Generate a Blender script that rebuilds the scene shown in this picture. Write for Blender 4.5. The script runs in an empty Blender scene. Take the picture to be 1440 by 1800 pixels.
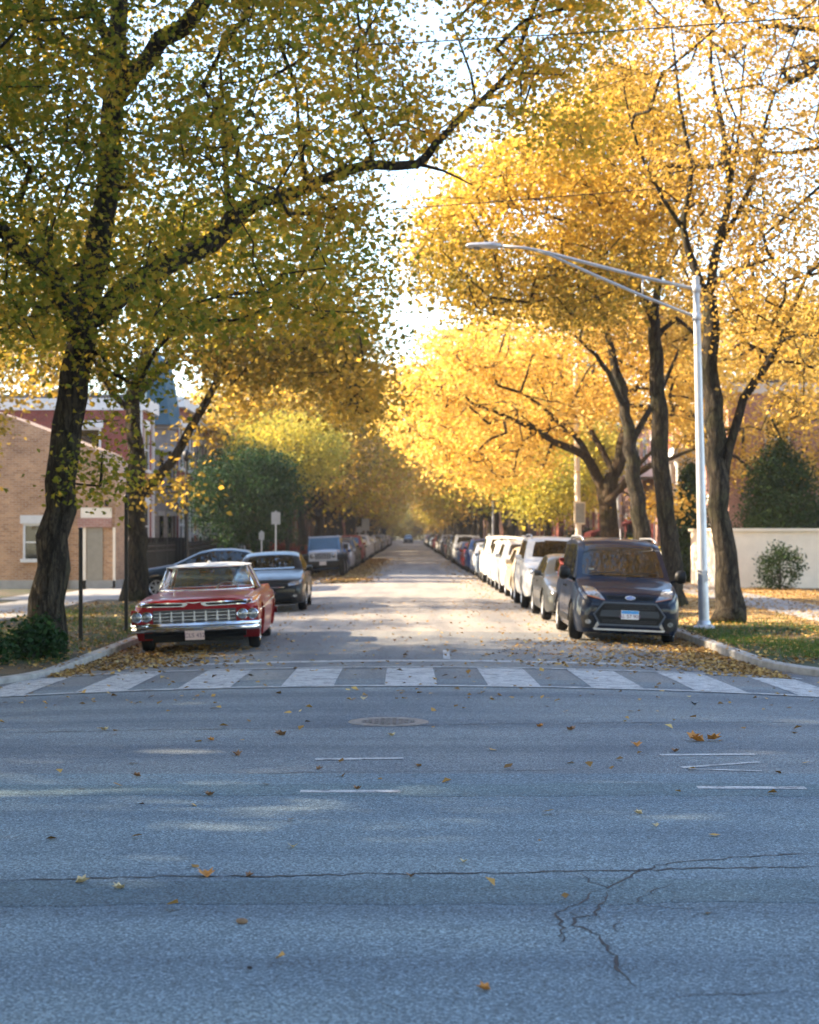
import bpy, bmesh, math, random
import numpy as np
from mathutils import Vector, Matrix
from mathutils.bvhtree import BVHTree

SC = bpy.context.scene
COL = SC.collection
R = math.radians
rnd = random.Random(7)
CZ, FPX, HX, HY = 1.82, 2900.0, 718.0, 939.0
PI = math.pi

def P(px, py, d):
    """a spot seen in the photo at distance d -> metres in the scene"""
    return Vector(((px - HX) / FPX * d, d, CZ + (HY - py) / FPX * d))

def road_z(x, y):
    s = min(1.0, max(0.0, (y - 13.0) / 5.0)); s = s * s * (3 - 2 * s)
    t = min(1.0, max(0.0, (y - 18.0) / 9.0)); t = t * t * (3 - 2 * t)
    return -0.0058 * min(abs(x), 5.2) ** 2 * s + .10 * (1 - t)

def G(px, py):
    """a spot on the road surface seen at px,py"""
    z = 0.0
    for _ in range(8):
        d = FPX * (CZ - z) / (py - HY)
        x = (px - HX) / FPX * d
        z = road_z(x, d)
    return Vector((x, d, z))

# ------------------------------------------------------------------ materials
def mat(name):
    m = bpy.data.materials.new(name); m.use_nodes = True
    nt = m.node_tree; nt.nodes.clear()
    out = nt.nodes.new('ShaderNodeOutputMaterial')
    return m, nt, out
def N(nt, t, **kw):
    n = nt.nodes.new(t)
    for k, v in kw.items():
        if hasattr(n, k) and k not in ('Scale',): 
            try: setattr(n, k, v); continue
            except Exception: pass
        n.inputs[k].default_value = v
    return n
def ramp(nt, stops, interp='LINEAR'):
    r = nt.nodes.new('ShaderNodeValToRGB'); cr = r.color_ramp; cr.interpolation = interp
    while len(cr.elements) < len(stops): cr.elements.new(0.5)
    for e, (p, c) in zip(cr.elements, stops):
        e.position = p; e.color = (*c, 1) if len(c) == 3 else c
    return r
def noise(nt, scale, detail=4, rough=.55, vec=None, dist=0):
    n = nt.nodes.new('ShaderNodeTexNoise'); n.inputs['Scale'].default_value = scale
    n.inputs['Detail'].default_value = detail; n.inputs['Roughness'].default_value = rough
    n.inputs['Distortion'].default_value = dist
    if vec is not None: nt.links.new(vec, n.inputs['Vector'])
    return n
def objco(nt, scale=(1, 1, 1)):
    tc = nt.nodes.new('ShaderNodeTexCoord'); mp = nt.nodes.new('ShaderNodeMapping')
    mp.inputs['Scale'].default_value = scale
    nt.links.new(tc.outputs['Object'], mp.inputs['Vector']); return mp.outputs['Vector']
def mixc(nt, fac, a, b, mode='MIX'):
    m = nt.nodes.new('ShaderNodeMix'); m.data_type = 'RGBA'; m.blend_type = mode
    for s, v in ((m.inputs[0], fac), (m.inputs[6], a), (m.inputs[7], b)):
        if isinstance(v, bpy.types.NodeSocket): nt.links.new(v, s)
        elif isinstance(v, (int, float)): s.default_value = v
        else: s.default_value = (*v, 1)
    return m.outputs[2]
def bumpn(nt, h, strength=.3, dist=.01):
    b = nt.nodes.new('ShaderNodeBump'); b.inputs['Strength'].default_value = strength
    b.inputs['Distance'].default_value = dist; nt.links.new(h, b.inputs['Height']); return b.outputs['Normal']
def pbsdf(nt, out, base=None, rough=.6, metal=0, normal=None, spec=None, coat=0, trans=0):
    p = nt.nodes.new('ShaderNodeBsdfPrincipled')
    if isinstance(base, bpy.types.NodeSocket): nt.links.new(base, p.inputs['Base Color'])
    elif base is not None: p.inputs['Base Color'].default_value = (*base, 1)
    if isinstance(rough, bpy.types.NodeSocket): nt.links.new(rough, p.inputs['Roughness'])
    else: p.inputs['Roughness'].default_value = rough
    p.inputs['Metallic'].default_value = metal
    if spec is not None: p.inputs['Specular IOR Level'].default_value = spec
    p.inputs['Coat Weight'].default_value = coat; p.inputs['Coat Roughness'].default_value = .04
    p.inputs['Transmission Weight'].default_value = trans
    if normal is not None: nt.links.new(normal, p.inputs['Normal'])
    nt.links.new(p.outputs[0], out.inputs['Surface']); return p

def simple(name, c, rough=.6, metal=0, var=.12, scale=6, spec=None, coat=0, bump=0):
    m, nt, out = mat(name)
    co = objco(nt); n = noise(nt, scale, 5, .6, co)
    r = ramp(nt, [(0.3, tuple(v * (1 - var) for v in c)), (0.7, tuple(min(1, v * (1 + var)) for v in c))])
    nt.links.new(n.outputs['Fac'], r.inputs[0])
    nrm = None
    if bump:
        n2 = noise(nt, scale * 8, 4, .6, co); nrm = bumpn(nt, n2.outputs['Fac'], bump, .01)
    pbsdf(nt, out, r.outputs[0], rough, metal, nrm, spec, coat)
    return m

M = {}
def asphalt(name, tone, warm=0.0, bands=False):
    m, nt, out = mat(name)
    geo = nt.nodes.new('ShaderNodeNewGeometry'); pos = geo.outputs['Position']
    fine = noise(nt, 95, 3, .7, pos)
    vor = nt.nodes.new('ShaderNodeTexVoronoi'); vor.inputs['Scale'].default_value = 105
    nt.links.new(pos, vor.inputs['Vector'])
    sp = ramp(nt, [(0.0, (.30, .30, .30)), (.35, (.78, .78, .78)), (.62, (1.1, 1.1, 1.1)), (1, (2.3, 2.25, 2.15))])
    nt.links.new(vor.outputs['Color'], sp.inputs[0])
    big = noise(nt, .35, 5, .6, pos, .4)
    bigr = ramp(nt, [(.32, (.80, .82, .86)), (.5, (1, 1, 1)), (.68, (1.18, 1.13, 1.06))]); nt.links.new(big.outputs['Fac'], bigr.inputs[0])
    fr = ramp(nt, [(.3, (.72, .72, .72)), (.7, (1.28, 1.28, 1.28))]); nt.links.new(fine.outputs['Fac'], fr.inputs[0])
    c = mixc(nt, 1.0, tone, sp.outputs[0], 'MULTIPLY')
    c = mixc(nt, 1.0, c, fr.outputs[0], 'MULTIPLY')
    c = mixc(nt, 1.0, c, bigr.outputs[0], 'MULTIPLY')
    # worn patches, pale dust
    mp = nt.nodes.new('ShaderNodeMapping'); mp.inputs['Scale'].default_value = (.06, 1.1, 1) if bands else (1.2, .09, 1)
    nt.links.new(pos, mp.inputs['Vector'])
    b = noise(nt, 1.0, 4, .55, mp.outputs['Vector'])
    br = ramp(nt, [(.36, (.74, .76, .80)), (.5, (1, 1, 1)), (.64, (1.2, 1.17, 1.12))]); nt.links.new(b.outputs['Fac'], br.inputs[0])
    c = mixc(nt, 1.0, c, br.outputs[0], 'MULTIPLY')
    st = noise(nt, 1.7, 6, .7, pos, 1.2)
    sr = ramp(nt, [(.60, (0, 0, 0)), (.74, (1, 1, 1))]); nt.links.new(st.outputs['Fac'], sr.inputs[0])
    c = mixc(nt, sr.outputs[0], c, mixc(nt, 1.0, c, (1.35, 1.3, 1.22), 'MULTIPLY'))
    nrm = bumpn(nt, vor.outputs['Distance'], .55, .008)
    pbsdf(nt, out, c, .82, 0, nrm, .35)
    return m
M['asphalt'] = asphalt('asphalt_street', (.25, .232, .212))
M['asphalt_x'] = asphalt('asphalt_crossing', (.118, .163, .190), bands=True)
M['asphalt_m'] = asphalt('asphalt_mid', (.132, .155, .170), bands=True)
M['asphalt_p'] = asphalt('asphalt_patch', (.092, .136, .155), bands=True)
M['tar'] = simple('tar_crack', (.016, .016, .018), .7)
def paintmark():
    m, nt, out = mat('road_paint'); geo = nt.nodes.new('ShaderNodeNewGeometry'); pos = geo.outputs['Position']
    n = noise(nt, 7, 7, .75, pos, .5); r = ramp(nt, [(.36, (.14, .14, .145)), (.47, (.40, .40, .39)), (.66, (.62, .61, .58))])
    nt.links.new(n.outputs['Fac'], r.inputs[0])
    n2 = noise(nt, 90, 3, .7, pos); r2 = ramp(nt, [(.38, (.35, .35, .35)), (.52, (1, 1, 1))]); nt.links.new(n2.outputs['Fac'], r2.inputs[0])
    pbsdf(nt, out, mixc(nt, 1.0, r.outputs[0], r2.outputs[0], 'MULTIPLY'), .8); return m
M['mark'] = paintmark()
M['curb'] = simple('curb_concrete', (.30, .285, .26), .85, var=.3, scale=4, bump=.4)
M['walk'] = simple('walk_concrete', (.25, .24, .23), .88, var=.18, scale=2, bump=.3)
def soil():
    m, nt, out = mat('grass_soil'); geo = nt.nodes.new('ShaderNodeNewGeometry'); pos = geo.outputs['Position']
    a = noise(nt, .6, 5, .6, pos); b = noise(nt, 22, 5, .7, pos)
    r = ramp(nt, [(.40, (.026, .040, .010)), (.52, (.055, .042, .018)), (.66, (.13, .078, .024))]); nt.links.new(a.outputs['Fac'], r.inputs[0])
    r2 = ramp(nt, [(.3, (.5, .5, .5)), (.7, (1.5, 1.4, 1.2))]); nt.links.new(b.outputs['Fac'], r2.inputs[0])
    pbsdf(nt, out, mixc(nt, 1, r.outputs[0], r2.outputs[0], 'MULTIPLY'), .95, 0, bumpn(nt, b.outputs['Fac'], .8, .04)); return m
M['soil'] = soil()
def carpet():
    m, nt, out = mat('leaf_carpet'); geo = nt.nodes.new('ShaderNodeNewGeometry'); pos = geo.outputs['Position']
    v = nt.nodes.new('ShaderNodeTexVoronoi'); v.inputs['Scale'].default_value = 13; nt.links.new(pos, v.inputs['Vector'])
    r = ramp(nt, [(0, (.16, .085, .03)), (.4, (.38, .22, .07)), (.8, (.55, .36, .12)), (1, (.66, .50, .2))]); nt.links.new(v.outputs['Color'], r.inputs[0])
    a = noise(nt, .8, 6, .7, pos, .6); ar = ramp(nt, [(.40, (.045, .04, .015)), (.52, (1, 1, 1))]); nt.links.new(a.outputs['Fac'], ar.inputs[0])
    pbsdf(nt, out, mixc(nt, 1, r.outputs[0], ar.outputs[0], 'MULTIPLY'), .9, 0, bumpn(nt, v.outputs['Distance'], .8, .03)); return m
M['carpet'] = carpet()
def bark(name, c1, c2):
    m, nt, out = mat(name); co = objco(nt, (12, 12, 2.6))
    n = noise(nt, 1.6, 8, .72, co, 1.2)
    v = nt.nodes.new('ShaderNodeTexVoronoi'); v.feature = 'DISTANCE_TO_EDGE'; v.inputs['Scale'].default_value = 1.5
    w_ = mixc(nt, .6, co, n.outputs['Color']); nt.links.new(w_, v.inputs['Vector'])
    vr = ramp(nt, [(0, (.25, .25, .25)), (.09, (1, 1, 1))]); nt.links.new(v.outputs['Distance'], vr.inputs[0])
    r = ramp(nt, [(.36, c1), (.60, c2)]); nt.links.new(n.outputs['Fac'], r.inputs[0])
    g = noise(nt, .9, 4, .6, objco(nt)); gr = ramp(nt, [(.5, (0, 0, 0)), (.7, (.6, .6, .6))]); nt.links.new(g.outputs['Fac'], gr.inputs[0])
    c = mixc(nt, gr.outputs[0], r.outputs[0], (.055, .062, .022))
    c = mixc(nt, vr.outputs[0], c1, c)
    hh = nt.nodes.new('ShaderNodeMath'); hh.operation = 'MULTIPLY_ADD'; nt.links.new(vr.outputs[0], hh.inputs[0]); hh.inputs[1].default_value = .7; nt.links.new(n.outputs['Fac'], hh.inputs[2])
    pbsdf(nt, out, c, .95, 0, bumpn(nt, hh.outputs[0], 1.0, .05), .15); return m
M['bark'] = bark('bark_dark', (.012, .010, .008), (.075, .060, .042))
M['bark_warm'] = bark('bark_brown', (.018, .013, .009), (.10, .07, .042))

def leafmat(name, stops, transl=.5, hv=.03):
    """one hue per leaf, drifting between the clumps of the crown"""
    m, nt, out = mat(name)
    at = nt.nodes.new('ShaderNodeAttribute'); at.attribute_name = 'tint'
    oi = nt.nodes.new('ShaderNodeObjectInfo')
    ad = nt.nodes.new('ShaderNodeMath'); ad.operation = 'MULTIPLY_ADD'
    nt.links.new(oi.outputs['Random'], ad.inputs[0]); ad.inputs[1].default_value = .14; nt.links.new(at.outputs['Fac'], ad.inputs[2])
    sb = nt.nodes.new('ShaderNodeMath'); sb.operation = 'SUBTRACT'; nt.links.new(ad.outputs[0], sb.inputs[0]); sb.inputs[1].default_value = .07
    r = ramp(nt, stops); nt.links.new(sb.outputs[0], r.inputs[0])
    d = nt.nodes.new('ShaderNodeBsdfPrincipled'); d.inputs['Roughness'].default_value = .6; d.inputs['Specular IOR Level'].default_value = .12
    t = nt.nodes.new('ShaderNodeBsdfTranslucent')
    nt.links.new(r.outputs[0], d.inputs['Base Color'])
    br = mixc(nt, 1.0, r.outputs[0], (1.25, 1.12, .8), 'MULTIPLY'); nt.links.new(br, t.inputs['Color'])
    mx = nt.nodes.new('ShaderNodeMixShader'); mx.inputs[0].default_value = transl
    nt.links.new(d.outputs[0], mx.inputs[1]); nt.links.new(t.outputs[0], mx.inputs[2]); nt.links.new(mx.outputs[0], out.inputs['Surface'])
    return m
M['leaf_olive'] = leafmat('leaf_olive', [(0, (.095, .14, .022)), (.3, (.22, .225, .03)), (.55, (.44, .31, .042)), (.8, (.62, .37, .058)), (1, (.72, .47, .08))], .6)
M['leaf_brown'] = leafmat('leaf_brown', [(0, (.13, .11, .04)), (.4, (.26, .18, .08)), (.8, (.40, .27, .12)), (1, (.52, .38, .16))], .45)
M['leaf_gold'] = leafmat('leaf_gold', [(0, (.16, .14, .035)), (.25, (.31, .205, .045)), (.6, (.44, .285, .065)), (1, (.56, .40, .12))], .48)
M['leaf_yellow'] = leafmat('leaf_yellow', [(0, (.34, .20, .03)), (.3, (.56, .36, .07)), (.7, (.68, .48, .12)), (1, (.76, .60, .22))], .45)
M['leaf_goldolive'] = leafmat('leaf_goldolive', [(0, (.12, .12, .03)), (.3, (.26, .21, .045)), (.55, (.46, .32, .06)), (1, (.68, .46, .09))], .5)
M['leaf_green'] = leafmat('leaf_green', [(0, (.010, .030, .010)), (.6, (.020, .055, .016)), (1, (.045, .09, .022))], .3)
M['leaf_lime'] = leafmat('leaf_lime', [(0, (.20, .21, .04)), (.5, (.45, .40, .07)), (1, (.68, .54, .12))], .5)
M['leaf_red'] = leafmat('leaf_red', [(0, (.16, .025, .02)), (1, (.32, .07, .04))], .4)
M['leaf_conifer'] = leafmat('leaf_conifer', [(0, (.012, .03, .010)), (1, (.05, .085, .02))], .15)
M['litter'] = leafmat('leaf_litter', [(0, (.10, .055, .02)), (.4, (.30, .17, .05)), (.75, (.50, .31, .09)), (1, (.66, .50, .20))], .15)
M['blade'] = leafmat('grass_blade', [(0, (.03, .06, .012)), (1, (.10, .16, .03))], .35)

def carpaint():
    m, nt, out = mat('car_paint'); oi = nt.nodes.new('ShaderNodeObjectInfo')
    n = noise(nt, 3, 6, .65, objco(nt)); r = ramp(nt, [(.3, (.86, .86, .86)), (.7, (1.0, 1.0, 1.0))]); nt.links.new(n.outputs['Fac'], r.inputs[0])
    rr = ramp(nt, [(.35, (.34, .34, .34)), (.7, (.46, .46, .46))]); nt.links.new(n.outputs['Fac'], rr.inputs[0])
    pbsdf(nt, out, mixc(nt, 1, oi.outputs['Color'], r.outputs[0], 'MULTIPLY'), rr.outputs[0], .0, None, .10, .45); return m
M['paint'] = carpaint()
def glassdark(name, c=(.003, .005, .006), thr=.0):
    m, nt, out = mat(name); n = noise(nt, 5, 4, .6, objco(nt)); r = ramp(nt, [(.3, (.02, .02, .02)), (.8, (.06, .06, .06))]); nt.links.new(n.outputs['Fac'], r.inputs[0])
    pbsdf(nt, out, c, r.outputs[0], 0, None, .75, 0); return m
M['glass'] = glassdark('tinted_glass')
def glassclear():
    m, nt, out = mat('clear_glass'); t = nt.nodes.new('ShaderNodeBsdfTransparent'); t.inputs[0].default_value = (.80, .86, .85, 1)
    g = nt.nodes.new('ShaderNodeBsdfGlossy'); g.inputs['Roughness'].default_value = .03
    f = nt.nodes.new('ShaderNodeFresnel'); f.inputs['IOR'].default_value = 1.5
    mm = nt.nodes.new('ShaderNodeMath'); mm.operation = 'MULTIPLY_ADD'; nt.links.new(f.outputs[0], mm.inputs[0]); mm.inputs[1].default_value = 1.3; mm.inputs[2].default_value = .04
    mx = nt.nodes.new('ShaderNodeMixShader'); nt.links.new(mm.outputs[0], mx.inputs[0]); nt.links.new(t.outputs[0], mx.inputs[1]); nt.links.new(g.outputs[0], mx.inputs[2])
    nt.links.new(mx.outputs[0], out.inputs['Surface']); return m
M['clear'] = glassclear()
M['black'] = simple('black_plastic', (.004, .004, .0045), .5, spec=.25)
M['rubber'] = simple('rubber', (.007, .007, .007), .85, var=.3, spec=.2)
M['rim'] = simple('alloy', (.42, .42, .43), .35, .8)
M['chrome'] = simple('chrome', (.72, .73, .75), .12, 1.0, var=.05)
M['lens'] = simple('lamp_lens', (.24, .25, .26), .14, .5, var=.6, scale=22, coat=.8)
M['amber'] = simple('amber_lens', (.22, .075, .03), .3, coat=.5)
M['white'] = simple('white_paint', (.60, .59, .57), .55, var=.06)
M['galv'] = simple('galvanised_steel', (.46, .47, .50), .42, .55, var=.14, scale=3)
M['blackmetal'] = simple('black_metal', (.007, .007, .008), .5, .1)
M['redseat'] = simple('red_upholstery', (.45, .02, .025), .6)
M['tanseat'] = simple('pale_upholstery', (.42, .36, .28), .7)
M['darkseat'] = simple('dark_upholstery', (.035, .045, .06), .8)
M['plate_white'] = simple('plate_white', (.70, .68, .66), .5, var=.04)
M['plate_pink'] = simple('plate_cream', (.62, .45, .38), .5, var=.06)
M['plate_blue'] = simple('plate_blue', (.05, .28, .60), .5, var=.25, scale=12)
M['plate_ink'] = simple('plate_ink', (.16, .09, .14), .6)
M['emblem_blue'] = simple('emblem_blue', (.03, .10, .38), .3, coat=1)
M['wire'] = simple('cable', (.015, .015, .015), .7)
M['signmetal'] = simple('sign_metal', (.30, .31, .31), .5, .3)
M['stone'] = simple('stone', (.33, .31, .28), .9, var=.2, scale=2, bump=.5)
M['roof_teal'] = simple('slate_teal', (.014, .065, .10), .7, var=.25, scale=5)
M['roof_dark'] = simple('roof_dark', (.05, .05, .055), .85, var=.3)
M['door_grey'] = simple('garage_grey', (.30, .27, .22), .6, var=.08)
M['cream'] = simple('cream_render', (.84, .74, .60), .9, var=.08, scale=2)
M['awning'] = simple('red_canvas', (.30, .06, .045), .8)

def brick(name, c1, c2, mortar, axis='x'):
    m, nt, out = mat(name); geo = nt.nodes.new('ShaderNodeNewGeometry')
    sx = nt.nodes.new('ShaderNodeSeparateXYZ'); nt.links.new(geo.outputs['Position'], sx.inputs[0])
    ad = nt.nodes.new('ShaderNodeMath'); ad.operation = 'ADD'; nt.links.new(sx.outputs[0], ad.inputs[0]); nt.links.new(sx.outputs[1], ad.inputs[1])
    cx = nt.nodes.new('ShaderNodeCombineXYZ'); nt.links.new(ad.outputs[0], cx.inputs[0]); nt.links.new(sx.outputs[2], cx.inputs[1])
    b = nt.nodes.new('ShaderNodeTexBrick'); nt.links.new(cx.outputs[0], b.inputs['Vector'])
    b.inputs['Scale'].default_value = 1; b.inputs['Brick Width'].default_value = .22; b.inputs['Row Height'].default_value = .075
    b.inputs['Mortar Size'].default_value = .008; b.inputs['Color1'].default_value = (*c1, 1); b.inputs['Color2'].default_value = (*c2, 1); b.inputs['Mortar'].default_value = (*mortar, 1)
    n = noise(nt, .8, 5, .6, geo.outputs['Position']); r = ramp(nt, [(.3, (.72, .7, .7)), (.7, (1.2, 1.2, 1.2))]); nt.links.new(n.outputs['Fac'], r.inputs[0])
    pbsdf(nt, out, mixc(nt, 1, b.outputs['Color'], r.outputs[0], 'MULTIPLY'), .9, 0, bumpn(nt, b.outputs['Fac'], -.4, .01)); return m
M['brick_red'] = brick('brick_red', (.24, .04, .026), (.17, .028, .02), (.18, .11, .09))
M['brick_dark'] = brick('brick_dark', (.13, .06, .05), (.09, .045, .04), (.14, .11, .10))
M['brick_tan'] = brick('brick_tan', (.50, .28, .14), (.33, .17, .085), (.50, .40, .30))
M['brick_pink'] = brick('brick_pink', (.42, .21, .16), (.34, .16, .12), (.45, .35, .3))
M['stone_grey'] = brick('stone_block_grey', (.24, .22, .21), (.18, .17, .165), (.12, .11, .1))

# ------------------------------------------------------------------ objects
def meta(o, label=None, cat=None, group=None, kind=None):
    if label: o['label'] = label
    if cat: o['category'] = cat
    if group: o['group'] = group
    if kind: o['kind'] = kind
    return o
def empty(name, loc=(0, 0, 0), rz=0, label=None, cat=None, group=None):
    o = bpy.data.objects.new(name, None); COL.objects.link(o); o.location = loc; o.rotation_euler = (0, 0, rz)
    o.empty_display_size = .3
    return meta(o, label, cat, group)
def link(name, me, parent=None, m=None):
    o = bpy.data.objects.new(name, me); COL.objects.link(o)
    if m is not None and not len(me.materials): me.materials.append(m)
    if parent is not None: o.parent = parent
    return o
def copytree(o, parent=None):
    c = o.copy(); COL.objects.link(c)
    if parent is not None: c.parent = parent
    for ch in list(o.children): copytree(ch, c)
    return c
def recolor(root, col, names=('body', 'mirror', 'roof', 'fender')):
    for ch in root.children:
        if ch.name.split('.')[0] in names: ch.color = (*col, 1)

class MB:
    def __init__(s): s.v = []; s.f = []; s.smooth = False
    def add(s, vs, fs):
        o = len(s.v); s.v += [tuple(v) for v in vs]; s.f += [tuple(i + o for i in f) for f in fs]; return s
    def box(s, x0, x1, y0, y1, z0, z1):
        return s.add([(x0, y0, z0), (x1, y0, z0), (x1, y1, z0), (x0, y1, z0), (x0, y0, z1), (x1, y0, z1), (x1, y1, z1), (x0, y1, z1)],
                     [(3, 2, 1, 0), (4, 5, 6, 7), (0, 1, 5, 4), (1, 2, 6, 5), (2, 3, 7, 6), (3, 0, 4, 7)])
    def cbox(s, c, h): return s.box(c[0] - h[0], c[0] + h[0], c[1] - h[1], c[1] + h[1], c[2] - h[2], c[2] + h[2])
    def tube(s, pts, rad, n=8, cap=True):
        pts = [Vector(p) for p in pts]
        if isinstance(rad, (int, float)): rad = [rad] * len(pts)
        vs = []; fs = []; up = Vector((0, 0, 1)); prev = None
        for i, p in enumerate(pts):
            t = (pts[min(i + 1, len(pts) - 1)] - pts[max(i - 1, 0)]); t = t.normalized() if t.length > 1e-9 else Vector((0, 0, 1))
            a = prev if prev is not None else (Vector((1, 0, 0)) if abs(t.x) < .9 else Vector((0, 1, 0)))
            a = (a - t * a.dot(t)); a = a.normalized() if a.length > 1e-6 else t.orthogonal().normalized(); prev = a; b = t.cross(a)
            for k in range(n):
                q = 2 * PI * k / n; vs.append(p + (a * math.cos(q) + b * math.sin(q)) * rad[i])
        for i in range(len(pts) - 1):
            for k in range(n):
                fs.append((i * n + k, i * n + (k + 1) % n, (i + 1) * n + (k + 1) % n, (i + 1) * n + k))
        if cap:
            fs.append(tuple(range(n - 1, -1, -1))); fs.append(tuple((len(pts) - 1) * n + k for k in range(n)))
        return s.add(vs, fs)
    def lathe(s, prof, n=20, axis='z', c=(0, 0, 0)):
        vs = []; fs = []
        for (r, h) in prof:
            for k in range(n):
                q = 2 * PI * k / n; a, b = r * math.cos(q), r * math.sin(q)
                v = (a, b, h) if axis == 'z' else ((h, a, b) if axis == 'x' else (b, h, a))
                vs.append((v[0] + c[0], v[1] + c[1], v[2] + c[2]))
        for i in range(len(prof) - 1):
            for k in range(n): fs.append((i * n + k, i * n + (k + 1) % n, (i + 1) * n + (k + 1) % n, (i + 1) * n + k))
        return s.add(vs, fs)
    def mesh(s, name, m=None, smooth=False, angle=None):
        me = bpy.data.meshes.new(name); me.from_pydata(s.v, [], s.f)
        if smooth:
            me.shade_smooth()
            if angle: me.set_sharp_from_angle(angle=R(angle))
        if m: me.materials.append(m)
        return me
    def build(s, name, m, parent=None, smooth=False, angle=None):
        return link(name, s.mesh(name, m, smooth, angle), parent)

def fastmesh(name, V, F, tint=None, m=None):
    """V (n,3) float, F (k,j) int"""
    me = bpy.data.meshes.new(name); nv, nf, j = len(V), len(F), F.shape[1]
    me.vertices.add(nv); me.vertices.foreach_set('co', V.astype(np.float32).ravel())
    me.loops.add(nf * j); me.loops.foreach_set('vertex_index', F.astype(np.int32).ravel())
    me.polygons.add(nf); me.polygons.foreach_set('loop_start', np.arange(0, nf * j, j, dtype=np.int32))
    me.polygons.foreach_set('loop_total', np.full(nf, j, dtype=np.int32))
    me.update(calc_edges=True); me.validate()
    if tint is not None:
        a = me.attributes.new('tint', 'FLOAT', 'FACE'); a.data.foreach_set('value', tint.astype(np.float32))
    if m: me.materials.append(m)
    return me
def textmesh(s, size, m, name='lettering', ext=.002):
    cu = bpy.data.curves.new(name, 'FONT'); cu.body = s; cu.size = size; cu.extrude = ext; cu.align_x = 'CENTER'; cu.align_y = 'CENTER'
    o = bpy.data.objects.new('tmp', cu); COL.objects.link(o); bpy.context.view_layer.update()
    me = bpy.data.meshes.new_from_object(o.evaluated_get(bpy.context.evaluated_depsgraph_get()))
    bpy.data.objects.remove(o); bpy.data.curves.remove(cu); me.materials.clear(); me.materials.append(m); return me
# ------------------------------------------------------------------ world, sun, camera
HAZE = .00032
SUN_EL, SUN_AZX, SUN_AZY = 30.0, -1.0, 0.12
sd = Vector((SUN_AZX, SUN_AZY, 0)).normalized() * math.cos(R(SUN_EL)) + Vector((0, 0, math.sin(R(SUN_EL))))
w = bpy.data.worlds.new('World'); SC.world = w; w.use_nodes = True
wn = w.node_tree; wn.nodes.clear()
wo = wn.nodes.new('ShaderNodeOutputWorld'); bg = wn.nodes.new('ShaderNodeBackground'); sky = wn.nodes.new('ShaderNodeTexSky')
sky.sky_type = 'NISHITA'; sky.sun_disc = False; sky.sun_elevation = R(SUN_EL)
sky.sun_rotation = math.atan2(sd.x, sd.y)
sky.air_density = 1.0; sky.dust_density = .6; sky.ozone_density = 1.0
bg.inputs['Strength'].default_value = .138
wn.links.new(sky.outputs[0], bg.inputs[0]); wn.links.new(bg.outputs[0], wo.inputs[0])
sl = bpy.data.lights.new('sun', 'SUN'); sl.energy = 4.3; sl.angle = R(.6); sl.color = (1.0, .80, .55)
so = bpy.data.objects.new('sun', sl); COL.objects.link(so); so.rotation_euler = sd.to_track_quat('Z', 'Y').to_euler(); so.location = (0, 0, 40)
cam = bpy.data.cameras.new('camera'); co = bpy.data.objects.new('camera', cam); COL.objects.link(co)
co.location = (0, 0, CZ); co.rotation_euler = (R(90), 0, 0)
cam.sensor_fit = 'HORIZONTAL'; cam.sensor_width = 36; cam.lens = 36 * FPX / 1440
cam.shift_x = 2 / 1440; cam.shift_y = 39 / 1440; cam.clip_end = 3000; cam.clip_start = .1
cam.dof.use_dof = True; cam.dof.focus_distance = 11.5; cam.dof.aperture_fstop = 3.5; cam.dof.aperture_blades = 7
SC.camera = co
SC.view_settings.view_transform = 'Standard'; SC.view_settings.look = 'None'; SC.view_settings.exposure = 2.4; SC.view_settings.gamma = 1
SC.render.engine = 'CYCLES'; SC.cycles.max_bounces = 7; SC.cycles.diffuse_bounces = 3; SC.cycles.transmission_bounces = 4; SC.cycles.glossy_bounces = 3
SC.cycles.transparent_max_bounces = 6; SC.cycles.use_denoising = True; SC.cycles.sample_clamp_indirect = 6

# ------------------------------------------------------------------ air between here and the far trees
hm = bpy.data.materials.new('air'); hm.use_nodes = True; hn = hm.node_tree; hn.nodes.clear(); ho = hn.nodes.new('ShaderNodeOutputMaterial'); hv = hn.nodes.new('ShaderNodeVolumePrincipled')
hv.inputs['Color'].default_value = (.95, .93, .90, 1); hv.inputs['Density'].default_value = HAZE; hv.inputs['Anisotropy'].default_value = .2; hn.links.new(hv.outputs[0], ho.inputs['Volume'])
if HAZE > 0: meta(MB().box(-262, 262, -82, 902, -1.45, 24).build('haze', hm), kind='stuff')
SC.cycles.volume_bounces = 0
# ------------------------------------------------------------------ ground
XL, XR = -4.75, 5.08           # kerb lines of the street
YL, YR, RL, RR = 22.6, 24.4, 4.2, 5.4   # where the corner curves start, corner radii
def gridmesh(x0, x1, y0, y1, dx, dy, zf, name, m):
    nx, ny = max(1, round((x1 - x0) / dx)), max(1, round((y1 - y0) / dy)); b = MB(); vs = []
    for j in range(ny + 1):
        for i in range(nx + 1):
            x = x0 + (x1 - x0) * i / nx; y = y0 + (y1 - y0) * j / ny; vs.append((x, y, zf(x, y)))
    b.add(vs, [(j * (nx + 1) + i, j * (nx + 1) + i + 1, (j + 1) * (nx + 1) + i + 1, (j + 1) * (nx + 1) + i) for j in range(ny) for i in range(nx)])
    return meta(link(name, b.mesh(name, m, True)), kind='structure')
meta(link('ground', MB().add([(-260, -80, -.45), (260, -80, -.45), (260, 900, -.45), (-260, 900, -.45)], [(0, 1, 2, 3)]).mesh('ground', M['soil'])), kind='structure')
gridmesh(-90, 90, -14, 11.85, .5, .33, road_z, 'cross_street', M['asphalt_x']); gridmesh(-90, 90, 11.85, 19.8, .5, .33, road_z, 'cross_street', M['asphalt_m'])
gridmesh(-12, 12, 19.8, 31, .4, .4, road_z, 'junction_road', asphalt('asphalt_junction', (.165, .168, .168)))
gridmesh(-8, 8, 31, 520, .4, 6, road_z, 'street', M['asphalt'])
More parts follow.
